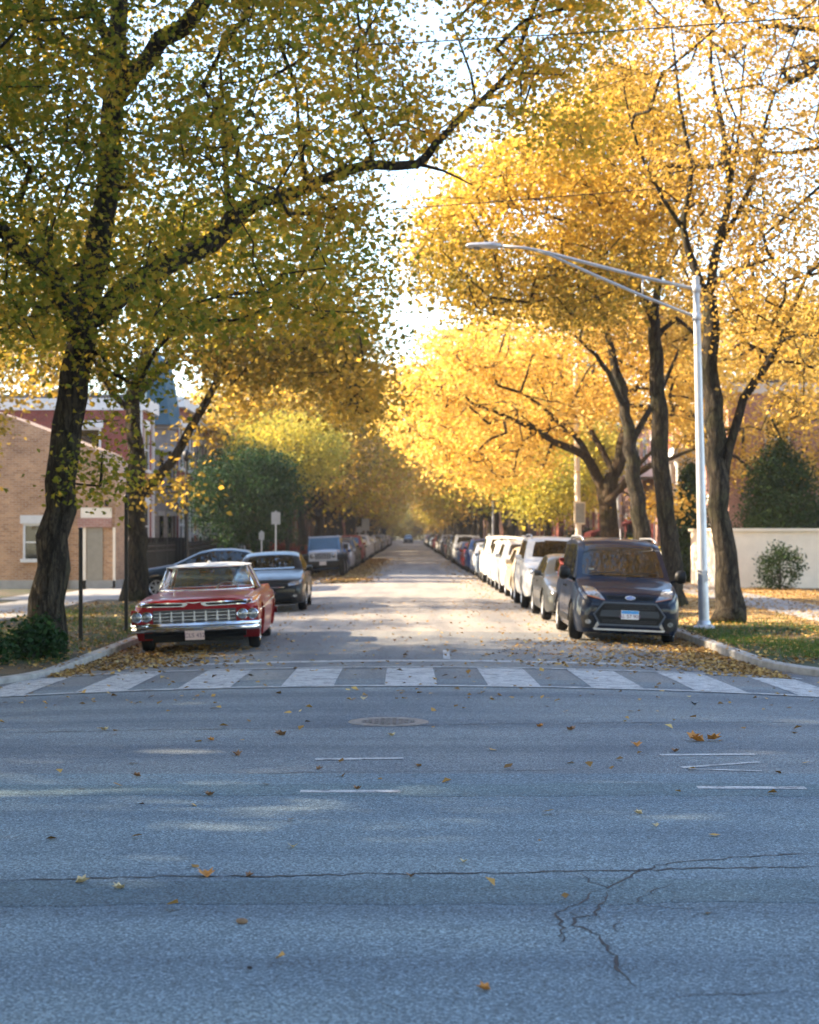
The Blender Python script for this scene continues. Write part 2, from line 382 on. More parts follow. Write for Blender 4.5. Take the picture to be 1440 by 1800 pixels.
def kerb_path(side):
    pts = []
    if side < 0: x, y0, r = XL, YL, RL
    else: x, y0, r = XR, YR, RR
    for y in (520, 300, 200, 140, 100, 80, 65, 55, 48, 42, 38, 35, 32, 30, 28, 26.5): pts.append(Vector((x, y)))
    for k in range(0, 13):
        a = PI / 2 * k / 12; pts.append(Vector((x + side * r * (1 - math.cos(a)), y0 - r * math.sin(a))))
    pts.append(Vector((side * 40, y0 - r))); pts.append(Vector((side * 90, y0 - r)))
    return pts
for side in (-1, 1):
    kp = kerb_path(side); b = MB(); g = MB(); n = len(kp)
    inn = []
    for i, p in enumerate(kp):
        t = (kp[min(i + 1, n - 1)] - kp[max(i - 1, 0)]).normalized(); nn = Vector((-t.y, t.x)) * (-1 if side > 0 else 1)
        nn = nn if (Vector((side, .3)).dot(nn) > 0 or abs(nn.x) < .2) else -nn
        if nn.y < -.2: nn = -nn
        inn.append(p + nn * .16)
    vs = []
    for p, q in zip(kp, inn):
        zr = road_z(p.x, p.y) - .03; zt = .0
        m_ = p + (q - p) * .12
        vs += [(p.x, p.y, zr), (p.x, p.y, zt - .015), (m_.x, m_.y, zt), (q.x, q.y, zt), (q.x, q.y, zt - .1)]
    fs = [(5 * i + k, 5 * i + k + 1, 5 * i + 5 + k + 1, 5 * i + 5 + k) for i in range(n - 1) for k in range(4)]
    b.add(vs, fs); o = b.build('kerb', M['curb']); meta(o, kind='structure')
    # verge: fan from the kerb's inner edge to a far line
    vs = []; fs = []
    for q in inn: vs.append((q.x, q.y, -.012))
    far = [(side * 90, max(q.y, YL - RL + .2)) if i < n - 2 else (q.x, 60) for i, q in enumerate(inn)]
    vs += [(side * 90, q.y, -.012) for q in inn]
    k = len(inn)
    fs = [(i, i + 1, k + i + 1, k + i) for i in range(k - 2)]
    meta(link('verge', MB().add(vs, fs).mesh('verge', M['soil'])), kind='structure')
meta(link('leaf_carpet', MB().add([(5.5, 33.5, -.006), (13.1, 32.2, -.006), (13.1, 66, -.006), (5.4, 66, -.006), (5.35, 45, -.006), (5.6, 39, -.006)], [(0, 1, 2, 3, 4, 5)]).mesh('leaf_carpet', M['carpet'])), kind='structure')
# sidewalks (slabs on the verge), alley apron
def slab(x0, x1, y0, y1, z, name, m):
    b = MB(); L = 1.5; horizontal = (x1 - x0) > (y1 - y0)
    a0, a1 = (x0, x1) if horizontal else (y0, y1); a = a0
    while a < a1 - .01:
        e = min(a + L, a1)
        if horizontal: b.box(a + .008, e - .008, y0, y1, -.05, z)
        else: b.box(x0, x1, a + .008, e - .008, -.05, z)
        a = e
    return meta(b.build(name, m), kind='structure')
slab(-10.6, -8.6, 22, 250, .012, 'sidewalk', M['walk'])
slab(8.6, 10.4, 22, 250, .012, 'sidewalk', M['walk'])
slab(-4.95 - 6.5, -4.95, 45.5, 50.2, .016, 'driveway', M['walk'])
for xa, xb in ((-90, -6.2), (6.2, 90)):
    meta(MB().box(xa, xb, -14, 4.9, -.3, .235).build('verge', M['soil']), kind='structure'); meta(MB().box(xa - .001, xb + .001, 4.9, 5.06, -.3, .25).build('kerb', M['curb']), kind='structure')
# ---- painted markings, 4 mm over the road, following its camber
def sheet(polys, name, m, dz=.004, seg=.4):
    b = MB()
    for (a, c, d, e) in polys:      # four ground corners, subdivided to follow the camber
        a, c, d, e = map(Vector, (a, c, d, e)); nu = max(1, int((c - a).length / seg)); nv = max(1, int((e - a).length / seg)); vs = []
        for j in range(nv + 1):
            for i in range(nu + 1):
                p = a.lerp(c, i / nu).lerp(e.lerp(d, i / nu), j / nv); vs.append((p.x, p.y, road_z(p.x, p.y) + dz))
        b.add(vs, [(j * (nu + 1) + i, j * (nu + 1) + i + 1, (j + 1) * (nu + 1) + i + 1, (j + 1) * (nu + 1) + i) for j in range(nv) for i in range(nu)])
    return meta(b.build(name, m), kind='structure')
def q2(x0, x1, y0, y1): return ((x0, y0), (x1, y0), (x1, y1), (x0, y1))
def ragged(y0, y1):
    b = MB(); n = 900; vs = []; e0 = e1 = 0
    for i in range(n + 1):
        x = -30 + 60 * i / n; e0 = e0 * .93 + rnd.gauss(0, .012); e1 = e1 * .93 + rnd.gauss(0, .012); vs += [(x, y0 + e0 + .02 * math.sin(x), road_z(x, y0) + .0015), (x, y1 + e1 + .03 * math.sin(x * .7), road_z(x, y1) + .0015)]
    b.add(vs, [(2 * i, 2 * i + 2, 2 * i + 3, 2 * i + 1) for i in range(n)]); return meta(b.build('asphalt_strip', M['asphalt_p']), kind='structure')
ragged(7.66, 8.2); ragged(10.85, 11.35)
yb0, yb1 = 18.7, 21.75
cb = []
for k in range(-4, 5):
    xc = .03 + k * 1.18
    cb.append(((xc - .30, yb0 + .1), (xc + .30, yb0 + .1), (xc + .29, yb1 - .1), (xc - .31, yb1 - .1)))
sheet(cb, 'crosswalk_bars', M['mark'])
sheet([q2(-5.0, 5.4, yb0 - .08, yb0 + .07), q2(-4.9, 5.2, yb1 - .07, yb1 + .1)], 'crosswalk_edge_lines', M['mark'], .008)
sheet([((-4.3, 22.9), (3.9, 23.1), (3.9, 23.5), (-4.3, 23.3))], 'stop_line', M['mark'])
def line_px(a, b, wpx, name):
    A, B = G(*a), G(*b); dirv = (B - A).normalized(); nv = Vector((-dirv.y, dirv.x, 0)); w_ = wpx
    return sheet([((A.x, A.y), (B.x, B.y), (B + nv * w_).to_2d()[:], (A + nv * w_).to_2d()[:])], name, M['mark'])
line_px((555, 1337), (711, 1335), .10, 'lane_dash')
line_px((527, 1394), (704, 1394), .11, 'lane_dash')
line_px((1162, 1329), (1330, 1328), .09, 'lane_dash')
line_px((1228, 1387), (1420, 1388), .11, 'lane_dash')
line_px((1203, 1351), (1340, 1341), .07, 'lane_mark')
line_px((1210, 1353), (1340, 1357), .05, 'lane_mark')
sheet([((.50, 23.6), (.60, 23.6), (.64, 25.8), (.54, 25.8))], 'lane_mark', M['mark'])
# ---- cracks: thin jagged ribbons of dark tar in the surface
cr = random.Random(3)
def crack(b, pts, w0, jag=.012, step=.05):
    w0 *= .85
    pts = [G(*p) for p in pts]; out = []
    for i in range(len(pts) - 1):
        L = (pts[i + 1] - pts[i]).length; n = max(2, int(L / step))
        for k in range(n):
            p = pts[i].lerp(pts[i + 1], k / n); out.append(Vector((p.x + cr.gauss(0, jag), p.y + cr.gauss(0, jag * 1.2), 0)))
    out.append(pts[-1]); vs = []
    for i, p in enumerate(out):
        t = (out[min(i + 1, len(out) - 1)] - out[max(i - 1, 0)]); t.z = 0; t = t.normalized(); nn = Vector((-t.y, t.x, 0))
        e = min(1, (i + 1) / 6, (len(out) - i) / 6); ww = w0 * (.35 + .9 * cr.random()) * e
        for s in (-1, 1):
            q = p + nn * ww * s; vs.append((q.x, q.y, road_z(q.x, q.y) + .003))
    b.add(vs, [(2 * i, 2 * i + 1, 2 * i + 3, 2 * i + 2) for i in range(len(out) - 1)])
b = MB()
crack(b, [(-20, 1549), (137, 1545), (250, 1541), (400, 1541), (560, 1538), (700, 1536), (870, 1536), (960, 1533), (1100, 1530), (1200, 1528), (1303, 1526), (1460, 1524)], .013)
crack(b, [(1460, 1500), (1303, 1507), (1180, 1518), (1125, 1530), (1090, 1550), (1065, 1562), (1045, 1556), (1030, 1545), (1022, 1536)], .010)
crack(b, [(1065, 1562), (1040, 1570), (1025, 1585), (1000, 1595), (978, 1606), (990, 1635), (985, 1658)], .008)
crack(b, [(1070, 1565), (1068, 1585), (1040, 1608), (1015, 1616), (1008, 1626), (1035, 1633), (1060, 1652), (1070, 1672), (1085, 1695), (1098, 1715), (1128, 1738)], .010)
crack(b, [(1035, 1600), (1012, 1596), (1006, 1606), (1030, 1612), (1040, 1625)], .006)
crack(b, [(1010, 1632), (998, 1638), (985, 1658)], .009)
crack(b, [(957, 1600), (948, 1612), (966, 1626), (958, 1640)], .006)
crack(b, [(1060, 1655), (1075, 1650), (1085, 1628), (1094, 1612), (1080, 1600)], .005)
crack(b, [(1190, 1553), (1150, 1565), (1120, 1590), (1180, 1598), (1290, 1594)], .005)
crack(b, [(1155, 1756), (1200, 1752), (1250, 1748), (1303, 1747), (1440, 1741)], .005)
crack(b, [(650, 1758), (685, 1768), (712, 1790)], .005)
crack(b, [(965, 1532), (990, 1538), (1010, 1540)], .006)
crack(b, [(137, 1522), (200, 1530), (260, 1534)], .005)
crack(b, [(285, 1602), (310, 1600), (350, 1597)], .009, .02)
crack(b, [(845, 1505), (890, 1500)], .004)
meta(b.build('road_crack', M['tar']), kind='structure')
b = MB()
crack(b, [(-40, 1290), (137, 1286), (300, 1283), (470, 1281), (600, 1279), (760, 1275), (900, 1272), (1100, 1271), (1303, 1270), (1480, 1270)], .012, .01, .12)
crack(b, [(380, 1362), (560, 1358), (720, 1357), (900, 1355), (1100, 1352)], .006, .008, .1)
meta(b.build('road_seam', M['tar']), kind='structure')
# patch of dark tar
pc = G(803, 1366); b = MB(); ring = [(pc.x + .13 * math.cos(a) * (1 + .35 * math.sin(3 * a)), pc.y + .14 * math.sin(a) * (1 + .3 * math.cos(5 * a)), .004) for a in [2 * PI * k / 18 for k in range(18)]]
b.add(ring, [tuple(range(18))]); meta(b.build('tar_patch', M['tar']), kind='structure')
# fine side cracks
b = MB()
for (x, y, dx, dy) in [(1100, 1600, 60, 20), (1160, 1640, -40, 30), (1075, 1690, 30, 12), (940, 1590, -20, 25), (1230, 1575, 50, -6), (1040, 1600, 40, 25), (890, 1545, 25, 18), (300, 1550, 30, 10), (560, 1545, -25, 9), (740, 1535, 40, -9), (1020, 1640, 12, 26), (1085, 1620, 25, 22)]:
    crack(b, [(x, y), (x + dx * .5, y + dy * .7), (x + dx, y + dy)], .0035, .01, .03)
meta(b.build('road_crack', M['tar']), kind='structure')
# ---- manhole
mp = G(683, 1269); root = empty('manhole_cover', (mp.x, mp.y, road_z(mp.x, mp.y)), 0, 'round worn iron manhole cover set in the asphalt before the crosswalk', 'manhole cover')
MB().lathe([(.25, .004), (.32, .008), (.345, .008), (.37, .002)], 40).build('frame', simple('worn_iron', (.20, .18, .16), .6, .4, var=.4, scale=12), root, True)
b = MB().lathe([(.0001, .005), (.25, .005)], 40)
for k in range(9):
    for j in range(9):
        x, y = (k - 4) * .055, (j - 4) * .055
        if x * x + y * y < .052: b.cbox((x, y, .007), (.017, .017, .003))
b.build('lid', simple('manhole_iron', (.13, .12, .115), .65, .3, var=.5, scale=15), root)
# ------------------------------------------------------------------ cars (front towards -Y, road at z = 0)
def lerp_tab(tab, u):
    if u <= tab[0][0]: return tab[0][1]
    for (a, va), (b, vb) in zip(tab, tab[1:]):
        if u <= b:
            t = (u - a) / (b - a); return va + (vb - va) * t
    return tab[-1][1]
def smooth_tab(tab, u, h=.05):
    return (lerp_tab(tab, u - h) + 2 * lerp_tab(tab, u) + lerp_tab(tab, u + h)) / 4 if tab[0][0] + h < u < tab[-1][0] - h else lerp_tab(tab, u)

def car_body(S, name='body', m=None):
    L, W = S['L'], S['W']; R0 = S['wr'] + .055; wz = S['wr']
    us = set(np.round(np.linspace(0, L, 34), 3)) | {0, .025, .06, .11, .17, L - .02, L - .06, L - .12, L}
    for ax in (S['ax1'], S['ax2']):
        for k in range(-8, 9): us.add(round(ax + R0 * math.sin(k / 8 * PI / 2), 3))
        us |= {round(ax - R0 - .01, 3), round(ax + R0 + .01, 3)}
    for u, _ in S['top']: us.add(round(u, 3))
    us = sorted(u for u in us if 0 <= u <= L)
    keep = [us[0]]
    for u in us[1:]:
        if u - keep[-1] > .008: keep.append(u)
    us = keep; rows = []; fin = S.get('fin')
    for u in us:
        zt = smooth_tab(S['top'], u); hw = lerp_tab(S['hw'], u) * W / 2; zb = lerp_tab(S['bot'], u); a = 0
        for ax in (S['ax1'], S['ax2']):
            du = u - ax
            if abs(du) < R0: a = max(a, wz + math.sqrt(R0 * R0 - du * du))
        zl = max(zb, a); belt = min(lerp_tab(S['belt'], u), zt - .05); belt = max(belt, zl + .03); pts = [(0, zl), (hw * .9, zl)]
        fl = .012 if a > zb else 0
        for k in range(7):
            t = k / 6; z = zl + (belt - zl) * t; zf = (z - S['sill']) / max(.01, (lerp_tab(S['belt'], u) - S['sill'])); x = hw * lerp_tab(S['side'], max(0, min(1, zf)))
            pts.append((x + fl * (1 - t), z))
        zt2 = max(zt, belt + .02); ed = min(.07, (zt2 - belt) * .6)
        x0 = pts[-1][0] - .022
        for k in range(4):
            t = k / 3; z = belt + .012 + (zt2 - ed - belt - .012) * t
            pts.append((x0 - S['tumble'] * max(0, z - belt) - .01 * t, z))
        xe = pts[-1][0]
        for q in (.965, .9, .75, .5, .25, 0):
            z = zt2 - S.get('crown', .03) * q * q - max(0, ed - S.get('crown', .03)) * q ** 8
            if fin: z += lerp_tab(fin, u) * q ** 3
            pts.append((xe * q, z))
        rows.append([(x, u - L / 2, z) for x, z in pts])
    n = len(rows[0]); b = MB(); vs = []
    for r in rows: vs += r + [(-x, y, z) for x, y, z in r]
    fs = []
    for i in range(len(rows) - 1):
        o, p = i * 2 * n, (i + 1) * 2 * n
        for k in range(n - 1):
            fs.append((o + k, o + k + 1, p + k + 1, p + k)); fs.append((o + n + k, p + n + k, p + n + k + 1, o + n + k + 1))
    for i, flip in ((0, 0), (len(rows) - 1, 1)):
        o = i * 2 * n
        for k in range(n - 1):
            f = (o + k, o + n + k, o + n + k + 1, o + k + 1); fs.append(f[::-1] if flip else f)
    cut = S.get('cut')
    if cut:
        def keepf(f):
            c = [sum(vs[i][j] for i in f) / len(f) for j in range(3)]
            return not (cut[0] < c[1] + L / 2 < cut[1] and c[2] > .6 and abs(c[0]) < W / 2 - .2)
        fs = [f for f in fs if keepf(f)]
    b.add(vs, fs); me = b.mesh(name, m or M['paint'], True, 38)
    bm = bmesh.new(); bm.from_mesh(me); bmesh.ops.remove_doubles(bm, verts=bm.verts, dist=.0008); bmesh.ops.recalc_face_normals(bm, faces=bm.faces); bm.to_mesh(me); bm.free()
    me.shade_smooth(); me.set_sharp_from_angle(angle=R(38))
    return me

class Proj:
    def __init__(s, me, L): s.t = BVHTree.FromPolygons([v.co.copy() for v in me.vertices], [tuple(p.vertices) for p in me.polygons]); s.L = L
    def hit(s, a, b, mode):
        if mode == 'front': o, d = Vector((a, -s.L / 2 - 1, b)), Vector((0, 1, 0))
        elif mode == 'rear': o, d = Vector((a, s.L / 2 + 1, b)), Vector((0, -1, 0))
        elif mode == 'top': o, d = Vector((a, b, 4)), Vector((0, 0, -1))
        elif mode == 'right': o, d = Vector((3, a, b)), Vector((-1, 0, 0))
        else: o, d = Vector((-3, a, b)), Vector((1, 0, 0))
        h = s.t.ray_cast(o, d); return (h[0], d) if h[0] is not None else (None, d)
    def patch(s, b, q, mode, off=.006, nx=8, ny=5, rnd_=0, thick=.02):
        """closed thin shell lying on the body inside the quad q"""
        V = []; last = None; idx = {}
        for j in range(ny + 1):
            for i in range(nx + 1):
                x, y = 2 * i / nx - 1, 2 * j / ny - 1
                if rnd_: x, y = x * math.sqrt(1 - rnd_ * y * y / 2), y * math.sqrt(1 - rnd_ * x * x / 2)
                s_, t_ = (x + 1) / 2, (y + 1) / 2
                a = (q[0][0] * (1 - s_) + q[1][0] * s_) * (1 - t_) + (q[3][0] * (1 - s_) + q[2][0] * s_) * t_
                c = (q[0][1] * (1 - s_) + q[1][1] * s_) * (1 - t_) + (q[3][1] * (1 - s_) + q[2][1] * s_) * t_
                h, d = s.hit(a, c, mode)
                V.append([h, d, a, c])
        hs = [v[0] for v in V if v[0] is not None]
        if not hs: return b
        for v in V:
            if v[0] is None:
                near = min((w_ for w_ in V if w_[0] is not None), key=lambda w_: (w_[2] - v[2]) ** 2 + (w_[3] - v[3]) ** 2)[0]; p = near.copy()
                if mode in ('front', 'rear'): p.x, p.z = v[2], v[3]
                elif mode == 'top': p.x, p.y = v[2], v[3]
                else: p.y, p.z = v[2], v[3]
                v[0] = p
        n = len(V); vs = [v[0] - v[1] * off for v in V] + [v[0] + v[1] * thick for v in V]; fs = []
        for j in range(ny):
            for i in range(nx):
                k = j * (nx + 1) + i; fs.append((k, k + 1, k + nx + 2, k + nx + 1))
        rim = [i for i in range(nx)] + [j * (nx + 1) + nx for j in range(ny)] + [ny * (nx + 1) + nx - i for i in range(nx)] + [(ny - j) * (nx + 1) for j in range(ny)]
        for i in range(len(rim)):
            a, c = rim[i], rim[(i + 1) % len(rim)]; fs.append((a, c, c + n, a + n))
        return b.add(vs, fs)
def rect(x0, x1, z0, z1): return ((x0, z0), (x1, z0), (x1, z1), (x0, z1))
def mir(q): return tuple((-a, c) for a, c in q)

def wheel_meshes(r, w_, spokes=7, rimmat=None, hub=None):
    t = MB(); pr = [(r * .62, -w_ / 2 + .02), (r * .72, -w_ / 2), (r * .93, -w_ / 2 + .008), (r * .985, -w_ / 2 + .035), (r, -w_ / 2 + .06), (r, w_ / 2 - .06), (r * .985, w_ / 2 - .035), (r * .93, w_ / 2 - .008), (r * .72, w_ / 2), (r * .62, w_ / 2 - .02), (r * .6, 0), (r * .62, -w_ / 2 + .02)]
    t.lathe(pr, 28, 'x'); tm = t.mesh('wheel', M['rubber'], True, 50)
    b = MB(); b.lathe([(r * .64, w_ / 2 - .012), (r * .66, w_ / 2 - .004), (r * .58, w_ / 2 - .02), (r * .58, 0)], 28, 'x')
    b.lathe([(.001, w_ / 2 - .005), (r * .12, w_ / 2 - .01), (r * .16, w_ / 2 - .035)], 12, 'x')
    if spokes:
        for k in range(spokes):
            a = 2 * PI * k / spokes; c, s = math.cos(a), math.sin(a); hw = r * .07; vs = []
            for (rr, hh, xx) in ((r * .1, hw * 1.4, w_ / 2 - .03), (r * .61, hw, w_ / 2 - .02)):
                for sg in (-1, 1):
                    for dx in (0, -.03): vs.append((xx + dx, rr * c - sg * hh * s, rr * s + sg * hh * c))
            b.add(vs, [(0, 2, 6, 4), (1, 5, 7, 3), (0, 4, 5, 1), (2, 3, 7, 6)])
    else: b.lathe([(.001, w_ / 2 + .01), (r * .3, w_ / 2 + .004), (r * .5, w_ / 2 - .014), (r * .64, w_ / 2 - .012)], 24, 'x')
    rm = b.mesh('rim', rimmat or M['rim'], True, 40)
    d = MB().lathe([(.001, w_ / 2 - .06), (r * .58, w_ / 2 - .06)], 20, 'x'); dm = d.mesh('brake_disc', M['black'])
    return tm, rm, dm
def add_wheels(root, S, meshes):
    tm, rm, dm = meshes; x = S['W'] / 2 - S.get('wi', .11) - .01
    for ax in (S['ax1'], S['ax2']):
        for sg in (1, -1):
            o = link('wheel', tm, root); o.location = (sg * x, ax - S['L'] / 2, S['wr']); o.rotation_euler = (0, 0, (0 if sg > 0 else PI) + (S.get('steer', 0) if ax == S['ax1'] else 0))
            link('rim', rm, o); link('brake_disc', dm, o)

def plate(root, y, z, kind='white', tx='BK 4 1923', x=0, tilt=0):
    b = MB().box(-.152, .152, -.006, .006, -.076, .076)
    o = b.build('licence_plate', M['plate_white'] if kind != 'cream' else M['plate_cream' if False else 'plate_pink'], root); o.location = (x, y, z); o.rotation_euler = (tilt, 0, 0)
    if kind == 'blue':
        MB().box(-.148, .148, -.0085, -.0062, .018, .072).build('plate_band', M['plate_blue'], o)
        lt = link('lettering', textmesh(tx, .088, M['plate_ink']), o); lt.rotation_euler = (R(90), 0, 0); lt.location = (0, -.009, -.028)
    else:
        lt = link('lettering', textmesh(tx, .095, M['plate_ink']), o); lt.rotation_euler = (R(90), 0, 0); lt.location = (0, -.009, -.006)
    return o

SIDE = [(0, .94), (.10, .975), (.28, .995), (.5, 1.0), (.74, .993), (.9, .98), (1, .955)]
def generic(name, S):
    L, W = S['L'], S['W']; root = empty(name); body = link('body', car_body(S), root); pj = Proj(body.data, L); h = L / 2
    f = S['front']
    def pt(nm, m, quads, mode, **kw):
        b = MB()
        for q in quads: pj.patch(b, q, mode, **kw)
        return b.build(nm, m, root, True, 35)
    xb, xt, z0, z1 = f['ws']; pt('windshield', M['glass'], [((-xb, z0), (xb, z0), (xt, z1), (-xt, z1))], 'front', nx=14, ny=8, off=.004, rnd_=.12)
    for md in ('left', 'right'):
        for q in S['sidewin']: pt('side_window', M['glass'], [q], md, nx=8, ny=5, off=.004, rnd_=.08)
        for (y, za, zb) in S['seams']: pt('door_seam', M['black'], [rect(y - .006, y + .006, za, zb)], md, off=.002, nx=1, ny=8)
        for (y, z) in S['handles']: pt('door_handle', M['black'], [rect(y - .08, y + .08, z - .012, z + .012)], md, off=.03, nx=4, ny=1, rnd_=.3)
    pt('rear_window', M['glass'], [S['rearwin']], 'rear', nx=10, ny=5, off=.004)
    for sg in (1, -1):
        for q in f['lights']: pt('headlight', M['lens'], [q if sg > 0 else mir(q)], 'front', nx=8, ny=5, off=.012, rnd_=.35)
        for q in f.get('fogs', []): pt('fog_light', M['lens'], [q if sg > 0 else mir(q)], 'front', nx=5, ny=4, off=.008, rnd_=.9)
        q = S['tail']; pt('tail_light', M['awning'], [q if sg > 0 else mir(q)], 'rear', nx=4, ny=5, off=.01, rnd_=.2)
    pt('grille', M['black'], f['grille'], 'front', nx=10, ny=4, off=.005, rnd_=.15)
    if f.get('chrome'): pt('grille_bar', M['chrome'], f['chrome'], 'front', nx=10, ny=1, off=.013)
    pt('bumper_intake', M['black'], f['intake'], 'front', nx=12, ny=3, off=.006, rnd_=.2)
    # sill strip and dark underside
    MB().box(-W / 2 + .22, W / 2 - .22, -h + .35, h - .3, .17, .42).build('underbody', M['black'], root)
    for sg in (1, -1):
        my, mz = f['mirror']; b = MB(); x = S['mx']
        b.lathe([(.001, -.10), (.05, -.09), (.075, -.05), (.08, .02), (.075, .06), (.001, .065)], 12, 'x')
        b.v = [((vx * 1.0 + x + .13) * sg, vy * .75 + my, vz * .9 + mz) for vx, vy, vz in b.v]
        b.tube([(sg * (x - .03), my + .02, mz - .06), (sg * (x + .1), my, mz - .03)], .02, 6)
        b.build('mirror', M['paint'] if S.get('pmir', 1) else M['black'], root, True, 50)
    if S.get('rails'):
        for sg in (1, -1):
            b = MB(); xr, ya, yb2, zr = S['rails']; b.tube([(sg * xr, ya, zr - .06), (sg * xr, ya + .12, zr + .02), (sg * xr, (ya + yb2) / 2, zr + .045), (sg * xr, yb2 - .12, zr + .02), (sg * xr, yb2, zr - .06)], .018, 6); b.build('roof_rail', S.get('railmat', M['rim']), root, True)
    add_wheels(root, S, wheel_meshes(S['wr'], .21, S.get('spokes', 7)))
    if f.get('plate', True): 
        hp, _ = pj.hit(0, f['pz'], 'front'); plate(root, hp.y - .015, f['pz'], f.get('pk', 'white'), f.get('ptx', 'AK 27 480'))
    return root
def H(S):   # shared hw/bot defaults
    L = S['L']
    S.setdefault('hw', [(0, .70), (.03, .80), (.10, .88), (.22, .94), (.5, .985), (1.0, 1.0), (L - 1.0, 1.0), (L - .4, .97), (L - .12, .91), (L, .78)])
    S.setdefault('bot', [(0, .34), (.05, .25), (.3, .2), (L - .4, .24), (L, .36)])
    S.setdefault('side', SIDE); S.setdefault('sill', .2); S.setdefault('tumble', .36); return S

sedan = generic('parked_sedan', H(dict(L=4.75, W=1.82, wr=.325, ax1=.92, ax2=3.68, belt=[(0, .62), (.3, .74), (1.2, .90), (2.5, .93), (4.75, .97)],
    top=[(0, .62), (.04, .70), (.18, .77), (.5, .85), (.95, .93), (1.32, .985), (2.1, 1.36), (2.5, 1.435), (3.0, 1.45), (3.45, 1.40), (4.1, 1.14), (4.55, 1.08), (4.72, 1.0), (4.75, .85)],
    front=dict(ws=(.62, .52, 1.02, 1.35), lights=[((.50, .62), (.80, .66), (.84, .77), (.52, .71))], fogs=[rect(.62, .72, .36, .42)], grille=[rect(-.42, .42, .52, .68)], chrome=[rect(-.42, .42, .59, .61)],
               intake=[rect(-.55, .55, .30, .40)], mirror=(-.62, 1.0), pz=.47), mx=.84,
    sidewin=[((-.70, .99), (.28, .99), (.22, 1.36), (-.28, 1.33)), ((.34, .99), (1.12, 1.0), (.95, 1.34), (.29, 1.36))], seams=[(-.82, .3, .93), (.31, .3, .95), (1.2, .55, .96)], handles=[(.12, .82), (1.0, .84)],
    rearwin=((-.55, 1.16), (.55, 1.16), (.48, 1.36), (-.48, 1.36)), tail=((.5, .78), (.78, .8), (.76, .95), (.5, .95)))))
suv = generic('parked_suv', H(dict(L=4.65, W=1.88, wr=.36, ax1=.92, ax2=3.62, sill=.26, bot=[(0, .40), (.05, .32), (.3, .26), (4.2, .30), (4.65, .42)], belt=[(0, .80), (.3, .94), (1.2, 1.06), (4.65, 1.13)],
    top=[(0, .78), (.04, .88), (.16, .96), (.5, 1.04), (1.0, 1.10), (1.25, 1.16), (1.95, 1.58), (2.3, 1.66), (3.0, 1.69), (4.1, 1.64), (4.45, 1.25), (4.6, 1.1), (4.65, .9)],
    front=dict(ws=(.66, .54, 1.20, 1.57), lights=[((.48, .78), (.82, .82), (.85, .93), (.50, .88))], fogs=[rect(.66, .76, .46, .54)], grille=[rect(-.44, .44, .66, .86)], chrome=[rect(-.44, .44, .75, .775)],
               intake=[rect(-.6, .6, .36, .50)], mirror=(-.68, 1.18), pz=.57), mx=.87,
    sidewin=[((-.72, 1.15), (.20, 1.16), (.16, 1.54), (-.28, 1.52)), ((.27, 1.16), (1.08, 1.17), (1.02, 1.54), (.23, 1.55)), ((1.15, 1.17), (1.75, 1.2), (1.62, 1.5), (1.09, 1.54))], seams=[(-.85, .4, 1.1), (.24, .4, 1.12), (1.12, .6, 1.13)], handles=[(.08, 1.0), (.95, 1.02)],
    rearwin=((-.6, 1.2), (.6, 1.2), (.52, 1.5), (-.52, 1.5)), tail=((.6, .85), (.82, .87), (.8, 1.1), (.6, 1.08)), rails=(.60, -.35, 1.6, 1.66), spokes=5, tumble=.30)))
bigsuv = generic('parked_large_suv', H(dict(L=5.0, W=1.98, wr=.39, ax1=.95, ax2=3.85, sill=.32, bot=[(0, .45), (.05, .36), (.3, .32), (4.6, .34), (5.0, .46)], belt=[(0, .95), (.3, 1.05), (1.2, 1.14), (5.0, 1.18)],
    top=[(0, .94), (.03, 1.05), (.12, 1.10), (.5, 1.15), (1.2, 1.2), (1.42, 1.26), (2.0, 1.74), (2.3, 1.81), (3.2, 1.84), (4.55, 1.80), (4.85, 1.5), (4.96, 1.1), (5.0, .9)],
    front=dict(ws=(.72, .60, 1.29, 1.73), lights=[((.56, .86), (.86, .88), (.88, 1.03), (.56, 1.02))], grille=[rect(-.5, .5, .74, 1.0)], chrome=[rect(-.52, .52, .86, .90), rect(-.52, .52, .98, 1.0)],
               intake=[rect(-.65, .65, .40, .54)], mirror=(-.72, 1.27), pz=.64), mx=.92,
    sidewin=[((-.75, 1.22), (.18, 1.23), (.16, 1.69), (-.33, 1.68)), ((.26, 1.23), (1.1, 1.23), (1.08, 1.70), (.24, 1.70)), ((1.18, 1.23), (2.1, 1.25), (2.0, 1.67), (1.15, 1.70))], seams=[(-.9, .45, 1.2), (.22, .45, 1.2), (1.14, .6, 1.2)], handles=[(.06, 1.08), (.98, 1.08)],
    rearwin=((-.65, 1.25), (.65, 1.25), (.58, 1.7), (-.58, 1.7)), tail=((.72, .85), (.88, .87), (.88, 1.2), (.72, 1.18)), rails=(.68, -.3, 2.0, 1.82), spokes=6, tumble=.22)))
